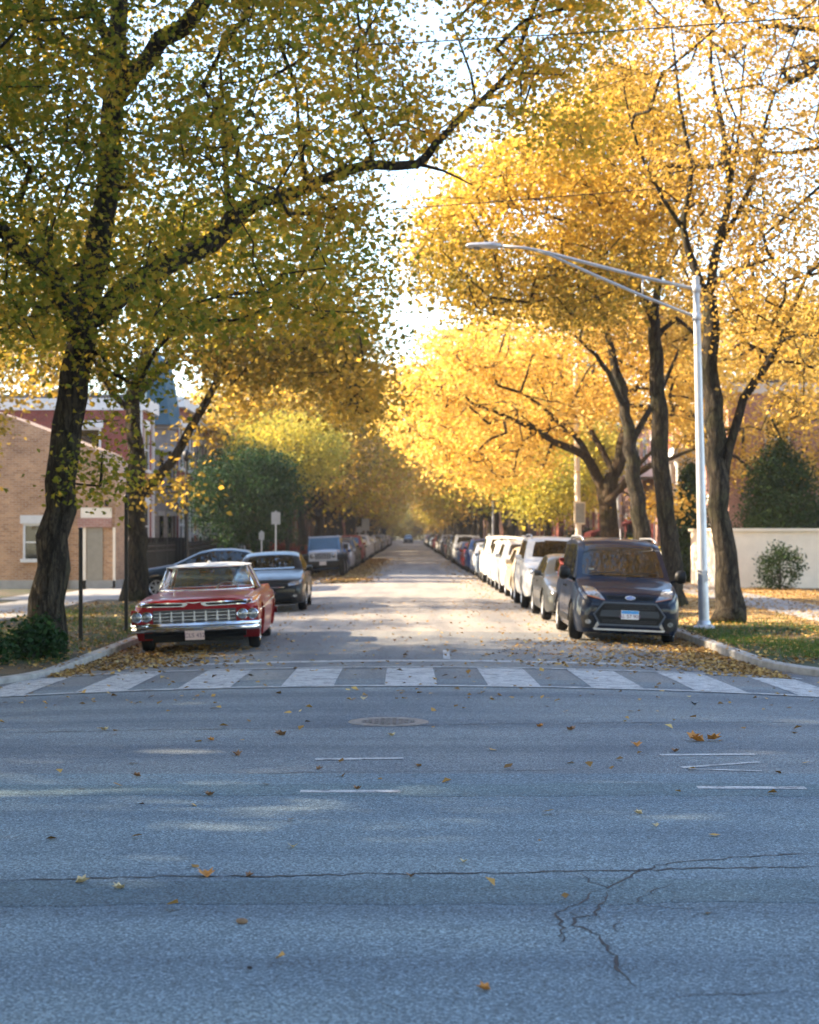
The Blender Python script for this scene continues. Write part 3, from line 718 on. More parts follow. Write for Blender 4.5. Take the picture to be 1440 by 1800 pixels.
hatch = generic('parked_hatchback', H(dict(L=4.15, W=1.74, wr=.31, ax1=.80, ax2=3.32, belt=[(0, .66), (.3, .80), (1.1, .95), (4.15, 1.02)],
    top=[(0, .64), (.04, .74), (.16, .82), (.5, .92), (.85, 1.0), (1.1, 1.06), (1.85, 1.44), (2.2, 1.51), (2.8, 1.53), (3.7, 1.46), (4.0, 1.1), (4.12, .98), (4.15, .8)],
    front=dict(ws=(.62, .52, 1.08, 1.43), lights=[((.46, .66), (.74, .72), (.78, .88), (.52, .80))], fogs=[rect(.60, .70, .36, .43)], grille=[rect(-.38, .38, .62, .70)], chrome=[],
               intake=[rect(-.50, .50, .32, .50)], mirror=(-.50, 1.06), pz=.50), mx=.80,
    sidewin=[((-.58, 1.03), (.20, 1.04), (.16, 1.41), (-.12, 1.40)), ((.26, 1.04), (1.0, 1.06), (.92, 1.40), (.22, 1.42))], seams=[(-.72, .3, .98), (.23, .3, 1.0), (1.08, .6, 1.02)], handles=[(.06, .88), (.9, .9)],
    rearwin=((-.55, 1.1), (.55, 1.1), (.48, 1.4), (-.48, 1.4)), tail=((.55, .8), (.76, .82), (.74, 1.05), (.55, 1.02)), tumble=.34)))

# ---- dark blue passenger van with the swept lamps (nearest, right kerb)
def make_van():
    S = H(dict(L=4.45, W=1.86, wr=.335, ax1=.88, ax2=3.55, sill=.18, belt=[(0, .68), (.25, .82), (.9, 1.00), (4.45, 1.06)], wi=.10, steer=R(-14),
        bot=[(0, .22), (.05, .17), (.3, .17), (4.1, .22), (4.45, .34)],
        hw=[(0, .74), (.03, .82), (.09, .89), (.2, .95), (.4, .985), (.8, 1.0), (3.9, 1.0), (4.3, .97), (4.45, .92)],
        top=[(0, .74), (.03, .83), (.10, .89), (.3, .96), (.62, 1.03), (.86, 1.08), (1.02, 1.13), (1.75, 1.68), (2.0, 1.78), (2.4, 1.825), (3.3, 1.84), (4.2, 1.80), (4.38, 1.2), (4.45, .8)], tumble=.17, crown=.045))
    L, W = S['L'], S['W']; h = L / 2; root = empty('parked_passenger_van'); body = link('body', car_body(S), root); pj = Proj(body.data, L)
    def pt(nm, m, quads, mode, par=None, **kw):
        b = MB()
        for q in quads: pj.patch(b, q, mode, **kw)
        return b.build(nm, m, par or root, True, 35)
    pt('windshield', M['glass'], [((-.76, 1.14), (.76, 1.14), (.64, 1.70), (-.64, 1.70))], 'front', nx=20, ny=12, off=.005, rnd_=.14)
    for sg in (1, -1):
        q = ((.42, .74), (.74, .82), (.80, .97), (.60, .95)); hl = pt('headlight', M['lens'], [q if sg > 0 else mir(q)], 'front', nx=10, ny=6, off=.014, rnd_=.25)
        q = ((.43, .735), (.74, .805), (.75, .825), (.44, .76)); pt('turn_signal', M['amber'], [q if sg > 0 else mir(q)], 'front', hl, nx=6, ny=2, off=.022, rnd_=.3)
        q = rect(.60, .84, .25, .47); pt('fog_lamp_recess', M['black'], [q if sg > 0 else mir(q)], 'front', nx=6, ny=6, off=.004, rnd_=.5)
        q = rect(.66, .76, .32, .40); pt('fog_light', M['lens'], [q if sg > 0 else mir(q)], 'front', nx=6, ny=6, off=.014, rnd_=.95)
        q = ((.52, .31), (.60, .22), (.62, .25), (.55, .38)); pt('bumper_trim', M['chrome'], [q if sg > 0 else mir(q)], 'front', nx=3, ny=4, off=.012)
        b = MB(); b.lathe([(.001, -.11), (.06, -.10), (.10, -.05), (.11, .02), (.09, .08), (.001, .10)], 14, 'x')
        b.v = [((vx + .96 + .09) * sg, vy * .75 - 1.05, vz * 1.15 + 1.17) for vx, vy, vz in b.v]; b.tube([(sg * .86, -1.0, 1.06), (sg * 1.0, -1.05, 1.12)], .03, 6)
        b.build('mirror', M['black'], root, True, 50)
    pt('upper_grille', M['black'], [((-.40, .755), (.40, .755), (.43, .835), (-.43, .835))], 'front', nx=12, ny=3, off=.004)
    b = MB()
    for z in (.775, .80, .82): pj.patch(b, rect(-.38, .38, z - .004, z + .004), 'front', off=.012, nx=10, ny=1)
    b.build('grille_bar', M['black'], root)
    em = pt('emblem', M['white'], [rect(-.088, .088, .762, .832)], 'front', nx=8, ny=6, off=.022, rnd_=1)
    pt('emblem_field', M['emblem_blue'], [rect(-.074, .074, .771, .823)], 'front', em, nx=8, ny=6, off=.026, rnd_=1)
    hp, _ = pj.hit(0, .797, 'front'); lt = link('lettering', textmesh('Ford', .056, M['white']), em); lt.rotation_euler = (R(90), 0, 0); lt.location = (0, hp.y - .029, .797)
    hexq = [((-.50, .34), (.50, .34), (.60, .50), (-.60, .50)), ((-.60, .50), (.60, .50), (.44, .69), (-.44, .69))]
    b = MB()
    hexb = [((-.52, .305), (.52, .305), (.63, .50), (-.63, .50)), ((-.63, .50), (.63, .50), (.46, .72), (-.46, .72))]
    for q in hexb: pj.patch(b, q, 'front', off=.010, nx=14, ny=4)
    b.build('grille_surround', M['rim'] if False else simple('grey_trim', (.045, .06, .085), .4), root, True, 30)
    pt('lower_grille', M['black'], hexq, 'front', nx=14, ny=4, off=.016)
    b = MB()
    for z in (.37, .40, .61, .64, .67):
        hwid = .47 if z < .5 else .44; pj.patch(b, rect(-hwid, hwid, z - .005, z + .005), 'front', off=.022, nx=10, ny=1)
    b.build('grille_slat', simple('dark_slat', (.02, .02, .024), .4), root)
    pt('bumper', simple('bumper_panel', (.012, .018, .028), .35, coat=.3), [((-.52, .46), (.52, .46), (.50, .58), (-.50, .58))], 'front', nx=12, ny=2, off=.034, rnd_=.1)
    pt('bumper_lip', M['rim'], [((-.60, .225), (.60, .225), (.62, .255), (-.62, .255))], 'front', nx=14, ny=1, off=.03)
    hp, _ = pj.hit(0, .5, 'front'); plate(root, hp.y - .052, .505, 'blue', 'AL 57 903', .0)
    # wipers, bonnet shut line, roof rails, aerial
    b = MB()
    for (x0, x1) in ((.05, .62), (-.62, -.02)):
        pts = [Vector(pj.hit(x0 + (x1 - x0) * t, 1.16 + .05 * t, 'front')[0]) + Vector((0, -.03, .015)) for t in (0, .25, .5, .75, 1)]; b.tube(pts, .009, 5)
    b.build('wiper', M['black'], root)
    b = MB()
    for sg in (1, -1):
        for k in range(1):
            pj.patch(b, ((sg * .64 - .005, -h + .12), (sg * .64 + .005, -h + .12), (sg * .80 + .005, -h + .85), (sg * .80 - .005, -h + .85)), 'top', off=.002, nx=1, ny=8)
    b.build('bonnet_seam', M['black'], root)
    for sg in (1, -1):
        b = MB(); x = sg * .665; b.tube([(x, -.45, 1.76), (x, -.3, 1.805), (x, .2, 1.84), (x, 1.6, 1.835), (x, 1.8, 1.76)], .020, 8); b.build('roof_rail', M['rim'], root, True)
        md = 'right' if sg > 0 else 'left'
        pt('side_window', M['glass'], [((-.78, 1.09), (.0, 1.09), (-.02, 1.68), (-.36, 1.68))], md, nx=8, ny=6, off=.004, rnd_=.06)
        pt('side_window', M['glass'], [((.10, 1.09), (1.02, 1.10), (1.0, 1.69), (.08, 1.69))], md, nx=8, ny=6, off=.004, rnd_=.06)
        pt('side_window', M['glass'], [((1.12, 1.10), (1.95, 1.12), (1.85, 1.66), (1.10, 1.69))], md, nx=8, ny=6, off=.004, rnd_=.06)
        for (y, za, zb) in ((-1.0, .35, 1.04), (.05, .32, 1.76), (1.07, .32, 1.76)): pt('door_seam', M['black'], [rect(y - .006, y + .006, za, zb)], md, off=.002, nx=1, ny=12)
        pt('door_track', M['black'], [rect(1.1, 2.1, 1.0, 1.02)], md, off=.003, nx=8, ny=1)
        for y in (-.1, .22): pt('door_handle', M['paint'], [rect(y - .09, y + .09, .905, .935)], md, off=.035, nx=4, ny=1, rnd_=.3)
        b = MB(); pj.patch(b, rect(-.85, 1.0, .30, .40), md, off=.018, nx=12, ny=2, rnd_=.1); b.build('side_moulding', M['black'], root)
        q = ((.72, .9), (.88, .9), (.86, 1.4), (.74, 1.4)); pt('tail_light', M['awning'], [q if sg > 0 else mir(q)], 'rear', nx=3, ny=8, off=.01)
    pt('rear_window', M['glass'], [((-.65, 1.2), (.65, 1.2), (.6, 1.65), (-.6, 1.65))], 'rear', nx=8, ny=5, off=.004)
    MB().tube([(0, -.55, 1.80), (.0, -.42, 1.99)], .006, 5).build('aerial', M['white'], root)
    hp, _ = pj.hit(-.56, 1.25, 'front'); MB().box(-.05, .05, -.004, .004, -.02, .02).build('windshield_sticker', M['lens'], root).location = (-.56, hp.y - .012, 1.25)
    MB().box(-.68, .68, -h + .35, h - .3, .16, .5).build('underbody', M['black'], root)
    add_wheels(root, S, wheel_meshes(.335, .215, 9))
    recolor(root, (.0015, .006, .019), ('body', 'door_handle')); return root
van = make_van()

# ---- red classic car with the winged tail (nearest, left kerb)
def make_classic():
    S = H(dict(L=5.35, W=2.03, wr=.345, ax1=.98, ax2=3.98, sill=.16, belt=[(0, .70), (.3, .78), (1.5, .84), (5.35, .82)], wi=.14, tumble=.5, crown=.02,
        bot=[(0, .46), (.06, .42), (.42, .36), (.55, .20), (4.9, .20), (5.35, .36)],
        hw=[(0, .90), (.04, .94), (.12, .965), (.35, .985), (1.0, 1.0), (4.6, 1.0), (5.1, .98), (5.35, .92)],
        top=[(0, .825), (.04, .862), (.12, .875), (.4, .895), (1.2, .925), (1.65, .94), (1.8, .945), (4.1, .93), (4.6, .88), (5.2, .80), (5.35, .70)],
        fin=[(0, .0), (.2, .01), (1.5, .0), (3.2, .01), (4.0, .05), (4.9, .12), (5.25, .13), (5.35, .08)],
        side=[(0, .95), (.12, .975), (.35, .985), (.62, 1.0), (.75, 1.0), (.9, .975), (1, .965)], cut=(1.86, 3.95)))
    L, W = S['L'], S['W']; h = L / 2; root = empty('classic_car'); body = link('body', car_body(S), root); pj = Proj(body.data, L)
    def pt(nm, m, quads, mode, par=None, **kw):
        b = MB()
        for q in quads: pj.patch(b, q, mode, **kw)
        return b.build(nm, m, par or root, True, 35)
    pt('grille', simple('grille_mesh', (.055, .055, .06), .4, .6, var=.6, scale=60), [((-.66, .49), (.66, .49), (.66, .70), (-.66, .70))], 'front', nx=12, ny=4, off=.004, rnd_=.05)
    b = MB()
    for x in [(-.54 + .18 * k) for k in range(7)]: pj.patch(b, ((x - .022, .51), (x + .022, .51), (x + .008, .68), (x - .008, .68)), 'front', off=.035, nx=2, ny=4, rnd_=.3)
    for z in (.54, .595, .65): pj.patch(b, rect(-.64, .64, z - .005, z + .005), 'front', off=.016, nx=14, ny=1)
    b.build('grille_bar', M['chrome'], root)
    for sg in (1, -1):
        for xc in (.755, .915):
            hb = MB(); 
            hb.lathe([(.082, .03), (.088, -.02), (.078, -.028), (.072, -.016)], 24, 'y', (sg * xc, -h + .012, .60)); o = hb.build('headlight', M['chrome'], root, True, 40)
            MB().lathe([(.075, -.010), (.06, -.026), (.035, -.034), (.001, -.038)], 24, 'y', (sg * xc, -h + .012, .60)).build('lens', M['lens'], o, True)
        pod = MB(); pod.tube([(sg * .66, -h + .03, .60), (sg * 1.0, -h + .03, .60)], .115, 16); pod.v = [(x, (y + h - .03) * .35 - h + .06, z) for x, y, z in pod.v]; pod.build('lamp_housing', M['paint'], root, True, 50)
        # chrome eyebrow slot with a black opening
        q = ((.14, .742), (.96, .762), (.96, .832), (.08, .808)); pt('eyebrow_vent', M['chrome'], [q if sg > 0 else mir(q)], 'front', nx=14, ny=4, off=.020, rnd_=.35)
        q = ((.20, .758), (.90, .776), (.92, .814), (.16, .794)); ev = pt('vent_opening', M['black'], [q if sg > 0 else mir(q)], 'front', nx=14, ny=3, off=.028, rnd_=.35)
        # side trim, doors
        md = 'right' if sg > 0 else 'left'
        b = MB(); pj.patch(b, ((-2.3, .64), (2.4, .70), (2.4, .73), (-2.3, .655)), md, off=.014, nx=22, ny=1); b.build('side_trim', M['chrome'], root)
        pt('door_seam', M['black'], [rect(-.86, -.85, .25, .84)], md, off=.002, nx=1, ny=8); pt('door_seam', M['black'], [rect(.55, .56, .25, .84)], md, off=.002, nx=1, ny=8)
        b = MB(); pj.patch(b, rect(.32, .48, .755, .775), md, off=.03, nx=3, ny=1); b.build('door_handle', M['chrome'], root)
        # rear lamp
        q = ((.30, .56), (.92, .52), (.94, .62), (.28, .64)); pt('tail_light', M['awning'], [q if sg > 0 else mir(q)], 'rear', nx=8, ny=4, off=.02, rnd_=.6)
    # bumpers
    def bumper(y, zc, s_):
        b = MB(); xs = [(-1.03, .22), (-1.0, .10), (-.9, .02), (-.5, -.03), (0, -.045), (.5, -.03), (.9, .02), (1.0, .10), (1.03, .22)]; vs = []
        pr = [(-.0, -.075), (-.035, -.06), (-.045, -.02), (-.03, .0), (-.045, .025), (-.03, .06), (0, .07), (.03, .05), (.03, -.06)]
        for x, dy in xs:
            for (py, pz) in pr: vs.append((x, y + s_ * (dy + py), zc + pz))
        n = len(pr); b.add(vs, [(i * n + k, i * n + (k + 1) % n, (i + 1) * n + (k + 1) % n, (i + 1) * n + k) for i in range(len(xs) - 1) for k in range(n)])
        b.add([vs[k] for k in range(n)], [tuple(range(n))]); b.add([vs[-n + k] for k in range(n)], [tuple(range(n))])
        return b.build('bumper', M['chrome'], root, True, 45)
    bumper(-h - .03, .43, 1); bumper(h + .03, .40, -1)
    MB().tube([(-.8, -h + .04, .30), (.8, -h + .04, .30)], .05, 6).build('valance', M['black'], root)
    plate(root, -h - .09, .30, 'cream', 'CLS 452', 0, R(8))
    # small winged badge on the nose
    b = MB(); 
    for sg in (1, -1): pj.patch(b, ((0, .79), (sg * .12, .81), (sg * .12, .818), (0, .81)), 'front', off=.01, nx=4, ny=1)
    b.build('badge', M['chrome'], root)
    # glasshouse: curved windshield, posts, roof slab, rear glass
    def arcw(n, xw, y0, bow, z): return [Vector((xw * t, y0 + bow * abs(t) ** 3, z)) for t in [(-1 + 2 * i / n) for i in range(n + 1)]]
    ya, yb_ = -h + 1.78, -h + 2.22
    lo, hi = arcw(16, .80, ya, .36, .945), arcw(16, .66, yb_, .12, 1.325)
    b = MB(); b.add([tuple(p) for p in lo + hi], [(i, i + 1, 18 + i, 17 + i) for i in range(16)]); ws = b.build('windshield', M['clear'], root, True)
    b = MB(); b.tube(lo, .016, 6); b.tube(hi, .018, 6); b.tube([lo[0], hi[0]], .022, 6); b.tube([lo[-1], hi[-1]], .022, 6); b.build('windshield_frame', M['chrome'], root, True)
    lo2, hi2 = arcw(12, .78, -h + 4.05, -.25, .93), arcw(12, .64, -h + 3.6, -.1, 1.34)
    b = MB(); b.add([tuple(p) for p in lo2 + hi2], [(i, i + 1, 14 + i, 13 + i) for i in range(12)]); b.build('rear_window', M['clear'], root, True)
    b = MB(); b.tube(lo2, .016, 6); b.tube(hi2, .018, 6); b.tube([lo2[0], hi2[0]], .03, 6); b.tube([lo2[-1], hi2[-1]], .03, 6); b.build('rear_window_frame', M['chrome'], root, True)
    b = MB(); vs = []; ny, nx = 10, 10
    for s_ in (1, 0):
        for j in range(ny + 1):
            y = yb_ - .03 + (1.46) * j / ny
            for i in range(nx + 1):
                t = -1 + 2 * i / nx; sq = max(abs(t), abs(2 * j / ny - 1)); vs.append((.70 * t, y + (.10 * abs(t) ** 3 if j == 0 else (-.08 * abs(t) ** 3 if j == ny else 0)), 1.335 + (.055 * (1 - sq ** 3) if s_ else -.02 * (1 - sq ** 8))))
    n1 = (ny + 1) * (nx + 1)
    for o, fl in ((0, 0), (n1, 1)):
        for j in range(ny):
            for i in range(nx):
                f = (o + j * (nx + 1) + i, o + j * (nx + 1) + i + 1, o + (j + 1) * (nx + 1) + i + 1, o + (j + 1) * (nx + 1) + i); b.f.append(f[::-1] if fl else f)
    b.v = vs; rf = b.build('roof', M['white'], root, True, 60)
    for sg in (1, -1):
        b = MB(); b.add([(sg * .84, -h + 2.3, .93), (sg * .84, -h + 3.6, .93), (sg * .67, -h + 3.6, 1.32), (sg * .665, -h + 2.42, 1.32)], [(0, 1, 2, 3)]); b.build('side_window', M['clear'], root)
        MB().tube([(sg * .85, -h + 2.98, .93), (sg * .675, -h + 2.98, 1.33)], .015, 5).build('window_post', M['chrome'], root)
    # cabin
    MB().box(-.80, .80, -h + 1.9, -h + 3.9, .28, .34).build('cabin_floor', M['black'], root)
    MB().box(-.80, .80, -h + 1.84, -h + 2.02, .60, .925).build('dashboard', M['redseat'], root)
    b = MB()
    for (y, z) in ((-h + 2.62, .93), (-h + 3.45, .95)):
        b.box(-.72, .72, y, y + .16, .42, z); b.box(-.72, .72, y - .5, y, .40, .58)
    sb = b.build('seat', M['redseat'], root)
    MB().box(-.70, -.05, -h + 2.615, -h + 2.60, .62, .90).build('seat_panel', M['tanseat'], root)
    for x_ in (.36,):
        b = MB(); ring = [(x_ + .2 * math.cos(a), -h + 2.16 - .07 * math.sin(a), .89 + .17 * math.sin(a)) for a in [2 * PI * k / 24 for k in range(25)]]; b.tube(ring, .013, 6)
        b.tube([(x_ - .19, -h + 2.16, .89), (x_ + .19, -h + 2.16, .89)], .01, 5); b.tube([(x_, -h + 2.0, .84), (x_, -h + 2.16, .89)], .02, 5); b.build('steering_wheel', M['white'], root, True)
    b = MB().box(-.12, .12, -h + 2.22, -h + 2.24, 1.23, 1.29); b.build('rear_view_mirror', M['chrome'], root)
    MB().tube([(-.0, -h + 2.75, 1.385), (.0, -h + 2.78, 1.40)], .03, 6).build('dome', M['white'], root)
    MB().box(-.72, .72, -h + .4, h - .35, .17, .40).build('underbody', M['black'], root)
    add_wheels(root, S, wheel_meshes(.345, .19, 0, M['chrome']))
    recolor(root, (.25, .006, .008), ('body', 'lamp_housing')); return root
classic = make_classic()

# ---- boxy open-air four-by-four with slotted grille
def make_fourxfour():
    root = empty('parked_offroader'); W = 1.56; h = 2.1
    b = MB(); b.box(-.66, .66, -2.0, -.75, .62, 1.10); b.box(-.74, .74, -.75, 2.05, .55, 1.14)
    me = b.mesh('body', M['paint']); o = link('body', me, root); bv = o.modifiers.new('bevel', 'BEVEL'); bv.width = .05; bv.segments = 3
    # bonnet
    b = MB(); vs = []
    for (y, w_, z) in ((-2.03, .60, 1.10), (-1.95, .62, 1.15), (-1.4, .66, 1.19), (-.75, .72, 1.21)):
        vs += [(-w_, y, 1.0), (-w_ * .95, y, z - .03), (-w_ * .5, y, z), (0, y, z + .01), (w_ * .5, y, z), (w_ * .95, y, z - .03), (w_, y, 1.0)]
    b.add(vs, [(i * 7 + k, i * 7 + k + 1, (i + 1) * 7 + k + 1, (i + 1) * 7 + k) for i in range(3) for k in range(6)] + [tuple(range(7))]); b.build('bonnet', M['paint'], root, True, 40).color = (.5, .52, .55, 1)
    # grille panel
    MB().box(-.62, .62, -2.08, -2.0, .72, 1.12).build('grille_panel', M['paint'], root)
    b = MB()
    for k in range(7): x = -.30 + .10 * k; b.box(x - .027, x + .027, -2.095, -2.07, .80, 1.06)
    b.build('grille', M['black'], root)
    for sg in (1, -1):
        MB().lathe([(.105, .02), (.11, -.02), (.09, -.03), (.05, -.045), (.001, -.05)], 20, 'y', (sg * .475, -2.08, .95)).build('headlight', M['lens'], root, True)
        b = MB(); vs = []
        for (y, z) in ((-2.1, .86), (-2.05, .98), (-1.75, 1.04), (-1.25, 1.04), (-.95, .92), (-.85, .70)):
            vs += [(sg * .62, y, z), (sg * .93, y, z), (sg * .95, y, z - .06), (sg * .62, y, z - .12)]
        b.add(vs, [(i * 4 + k, i * 4 + (k + 1) % 4, (i + 1) * 4 + (k + 1) % 4, (i + 1) * 4 + k) for i in range(5) for k in range(4)] + [(0, 1, 2, 3)]); b.build('fender', M['black'], root, True, 30)
        b = MB(); vs = []
        for (y, z) in ((.85, .74), (.95, .92), (1.2, 1.03), (1.7, 1.03), (1.95, .92), (2.05, .74)):
            vs += [(sg * .70, y, z), (sg * .93, y, z), (sg * .95, y, z - .06), (sg * .70, y, z - .12)]
        b.add(vs, [(i * 4 + k, i * 4 + (k + 1) % 4, (i + 1) * 4 + (k + 1) % 4, (i + 1) * 4 + k) for i in range(5) for k in range(4)]); b.build('fender', M['black'], root, True, 30)
        b = MB(); b.box(sg * .98 - .10, sg * .98 + .10, -.72, -.60, 1.20, 1.42); b.build('mirror', M['black'], root)
        MB().add([(sg * .755, -.5, 1.17), (sg * .755, .35, 1.17), (sg * .70, .35, 1.68), (sg * .70, -.33, 1.68)], [(0, 1, 2, 3)]).build('side_window', M['glass'], root)
        MB().add([(sg * .755, .45, 1.17), (sg * .755, 1.9, 1.17), (sg * .70, 1.85, 1.68), (sg * .70, .45, 1.68)], [(0, 1, 2, 3)]).build('side_window', M['glass'], root)
    MB().box(-.80, .80, -2.32, -2.14, .50, .70).build('bumper', M['black'], root)
    # cab
    b = MB(); b.add([(-.74, -.68, 1.14), (.74, -.68, 1.14), (.74, 2.02, 1.14), (-.74, 2.02, 1.14), (-.69, -.42, 1.74), (.69, -.42, 1.74), (.69, 1.97, 1.76), (-.69, 1.97, 1.76)], [(0, 1, 5, 4), (1, 2, 6, 5), (2, 3, 7, 6), (3, 0, 4, 7)]); b.build('cab', M['paint'], root)
    MB().add([(-.66, -.685, 1.20), (.66, -.685, 1.20), (.62, -.455, 1.70), (-.62, -.455, 1.70)], [(0, 1, 2, 3)]).build('windshield', simple('blue_glass', (.008, .045, .085), .1, coat=.6), root)
    b = MB(); b.box(-.72, .72, -.46, 2.0, 1.74, 1.80); r = b.build('roof', M['paint'], root); bv = r.modifiers.new('bevel', 'BEVEL'); bv.width = .025; bv.segments = 3
    plate(root, -2.33, .62, 'white', 'DX 318', 0)
    S = dict(L=4.2, W=1.86, wr=.40, ax1=.60, ax2=3.55, wi=.12); add_wheels(root, S, wheel_meshes(.40, .26, 5))
    MB().box(-.6, .6, -1.9, 1.9, .40, .6).build('underbody', M['black'], root)
    for ch in root.children: ch.color = (.46, .50, .56, 1) if ch.name.split('.')[0] in ('bonnet', 'grille_panel', 'roof') else (.10, .20, .33, 1)
    return root
jeep = make_fourxfour()

# ------------------------------------------------------------------ parking them
def place(root, x, yfront, col=None, yaw=0, L=4.7, extra=0, label=None, cat='car', group=None):
    s = -1 if x < 0 else 1; yc = yfront + L / 2
    slope = -2 * .0058 * x * (1 if yc > 20 else 0)      # the camber tilts each car towards its kerb
    root.location = (x, yc, road_z(x, yc) + .004); root.rotation_euler = (0, -math.atan(slope), yaw)
    if col: recolor(root, col, ('body', 'mirror', 'roof', 'cab', 'bonnet', 'grille_panel', 'fender') if root.name.startswith('parked_offroader') else ('body', 'mirror'))
    meta(root, label, cat, group)
    return root
place(classic, -3.42, 26.0, yaw=R(1.6), L=5.35, label='red vintage car with chrome bumper, twin headlights and white roof at the left kerb')
place(van, 3.80, 28.5, L=4.45, label='dark blue passenger van nearest the crosswalk on the right', cat='van')
place(jeep, -3.72, 72.5, L=4.2, label='silver boxy four by four with slotted grille and black fenders, left kerb')
used = set()
def car_copy(proto, *a, **k):
    if proto.name not in used: used.add(proto.name); r = proto
    else: r = copytree(proto)
    return place(r, *a, **k)
LEN = {sedan.name: 4.75, suv.name: 4.65, bigsuv.name: 5.0, hatch.name: 4.15}
GR = 'cars parked along the right kerb'; GL = 'cars parked along the left kerb'
cc = dict(white=(.72, .70, .66), silver=(.34, .35, .36), grey=(.035, .038, .04), black=(.006, .007, .008), blue=(.02, .05, .13), paleblue=(.20, .26, .33), red=(.25, .015, .015), beige=(.46, .38, .27), darkgreen=(.02, .05, .035))
car_copy(sedan, -3.40, 39.4, (.006, .007, .009), L=4.75, yaw=R(1), label='dark sedan with sky on its bonnet parked behind the red vintage car', group=GL)
sc_ = copytree(sedan); place(sc_, -5.72, 47.9 - 2.375, cc['paleblue'], L=4.75, label='dark blue car standing sideways across the driveway behind the red vintage car'); sc_.rotation_euler = (0, 0, R(-90)); recolor(sc_, (.02, .035, .06), ('body', 'mirror')); sc_.location.z = -.03
R_near = [(sedan, 35.0, 'grey', 'dark grey sedan directly behind the dark blue van'), (bigsuv, 40.6, 'white', 'tall cream white SUV second behind the dark blue van'),
          (hatch, 46.3, 'beige', 'small pale hatchback third behind the dark blue van'), (suv, 51.2, 'silver', 'silver SUV with roof rails fourth behind the dark blue van'),
          (suv, 56.7, 'white', 'white crossover fifth behind the dark blue van'), (bigsuv, 62.4, 'white', 'large white SUV sixth behind the dark blue van'),
          (sedan, 68.6, 'paleblue', 'blue grey sedan seventh behind the dark blue van'), (hatch, 74.4, 'silver', 'silver grey hatchback eighth behind the dark blue van'), (suv, 79.7, 'blue', 'blue SUV ninth behind the dark blue van')]
for p_, y_, c_, lb in R_near: car_copy(p_, 3.78 + rnd.uniform(-.06, .06), y_, cc[c_], L=LEN[p_.name if p_.name in LEN else 'parked_suv'], yaw=R(rnd.uniform(-.6, .6)), label=lb, group=GR)
L_near = [(hatch, 79.0, 'blue', 'blue hatchback directly behind the boxy four by four'), (sedan, 84.5, 'silver', 'silver sedan second behind the boxy four by four'), (suv, 90.4, 'grey', 'grey SUV third behind the boxy four by four'),
          (sedan, 96.3, 'darkgreen', 'dark green sedan fourth behind the boxy four by four')]
for p_, y_, c_, lb in L_near: car_copy(p_, -3.75, y_, cc[c_], L=LEN[p_.name], label=lb, group=GL)
ORD = ['first', 'second', 'third', 'fourth', 'fifth', 'sixth', 'seventh', 'eighth', 'ninth', 'tenth', 'eleventh', 'twelfth', 'thirteenth', 'fourteenth', 'fifteenth', 'sixteenth', 'seventeenth', 'eighteenth', 'nineteenth']
for t_, tt_ in (('twentieth', 'twenty '), ('thirtieth', 'thirty '), ('fortieth', 'forty '), ('fiftieth', 'fifty '), ('sixtieth', 'sixty ')): ORD += [t_] + [tt_ + o_ for o_ in ORD[:9]]
nmk = {sedan.name: 'sedan', suv.name: 'SUV', bigsuv.name: 'large SUV', hatch.name: 'hatchback'}
for side, y0, k0, gr, after in ((1, 85.6, 9, GR, 'dark blue van'), (-1, 102.2, 4, GL, 'boxy four by four')):
    y_ = y0; k = k0
    while y_ < 300:
        p_ = rnd.choice([sedan, suv, bigsuv, hatch]); c_ = rnd.choice(['white', 'silver', 'grey', 'black', 'blue', 'white', 'silver', 'beige', 'red', 'black', 'paleblue'])
        car_copy(p_, side * (3.76 + rnd.uniform(-.08, .08)), y_, cc[c_], L=LEN[p_.name], label='distant %s %s, %s behind the %s' % (c_, nmk[p_.name], ORD[k], after), group=gr)
        y_ += LEN[p_.name] + rnd.uniform(.8, 1.5); k += 1
        if rnd.random() < .06: y_ += 7
mv = copytree(suv); place(mv, .0, 318, (.03, .04, .06), L=4.65, label='dark car in the middle of the street at its far end')
recolor(mv, (.03, .04, .06), ('body', 'mirror'))
# ------------------------------------------------------------------ trees
KITE = np.array([[0, 0, 0], [-.38, .5, .10], [0, 1, .0], [.38, .5, .10]])       # a leaf folded along its rib
LOBE = np.array([[0, 0, 0], [.22, .12, .05], [.52, .22, .12], [.34, .48, .08], [.46, .74, .14], [.15, .70, .03], [0, 1.05, -.04], [-.15, .70, .03], [-.46, .74, .14], [-.34, .48, .08], [-.52, .22, .12], [-.22, .12, .05]])
def leafcloud(rg, C, size, tmpl, up=.35):
    """leaves at points C; returns verts, faces"""
    n = len(C); k = len(tmpl)
    nrm = rg.normal(size=(n, 3)); nrm[:, 2] = nrm[:, 2] + up * np.sign(nrm[:, 2] + 1e-6); nrm /= np.linalg.norm(nrm, axis=1, keepdims=True)
    a = rg.normal(size=(n, 3)); a[:, 2] -= .5; a -= nrm * (a * nrm).sum(1, keepdims=True); a /= np.linalg.norm(a, axis=1, keepdims=True); b = np.cross(a, nrm)
    s = size * rg.uniform(.6, 1.25, size=(n, 1, 1)); cv = rg.uniform(.5, 2.2, size=(n, 1, 1))
    T = tmpl[None]
    V = C[:, None] + s * (T[..., 0:1] * b[:, None] + T[..., 1:2] * a[:, None] + T[..., 2:3] * cv * nrm[:, None])
    F = np.arange(n * k).reshape(n, k)
    return V.reshape(-1, 3), F
def ringnoise(p): return math.sin(p.x * 3.1 + p.z * 1.7) * .5 + math.sin(p.y * 5.3 + p.z * 2.9) * .5
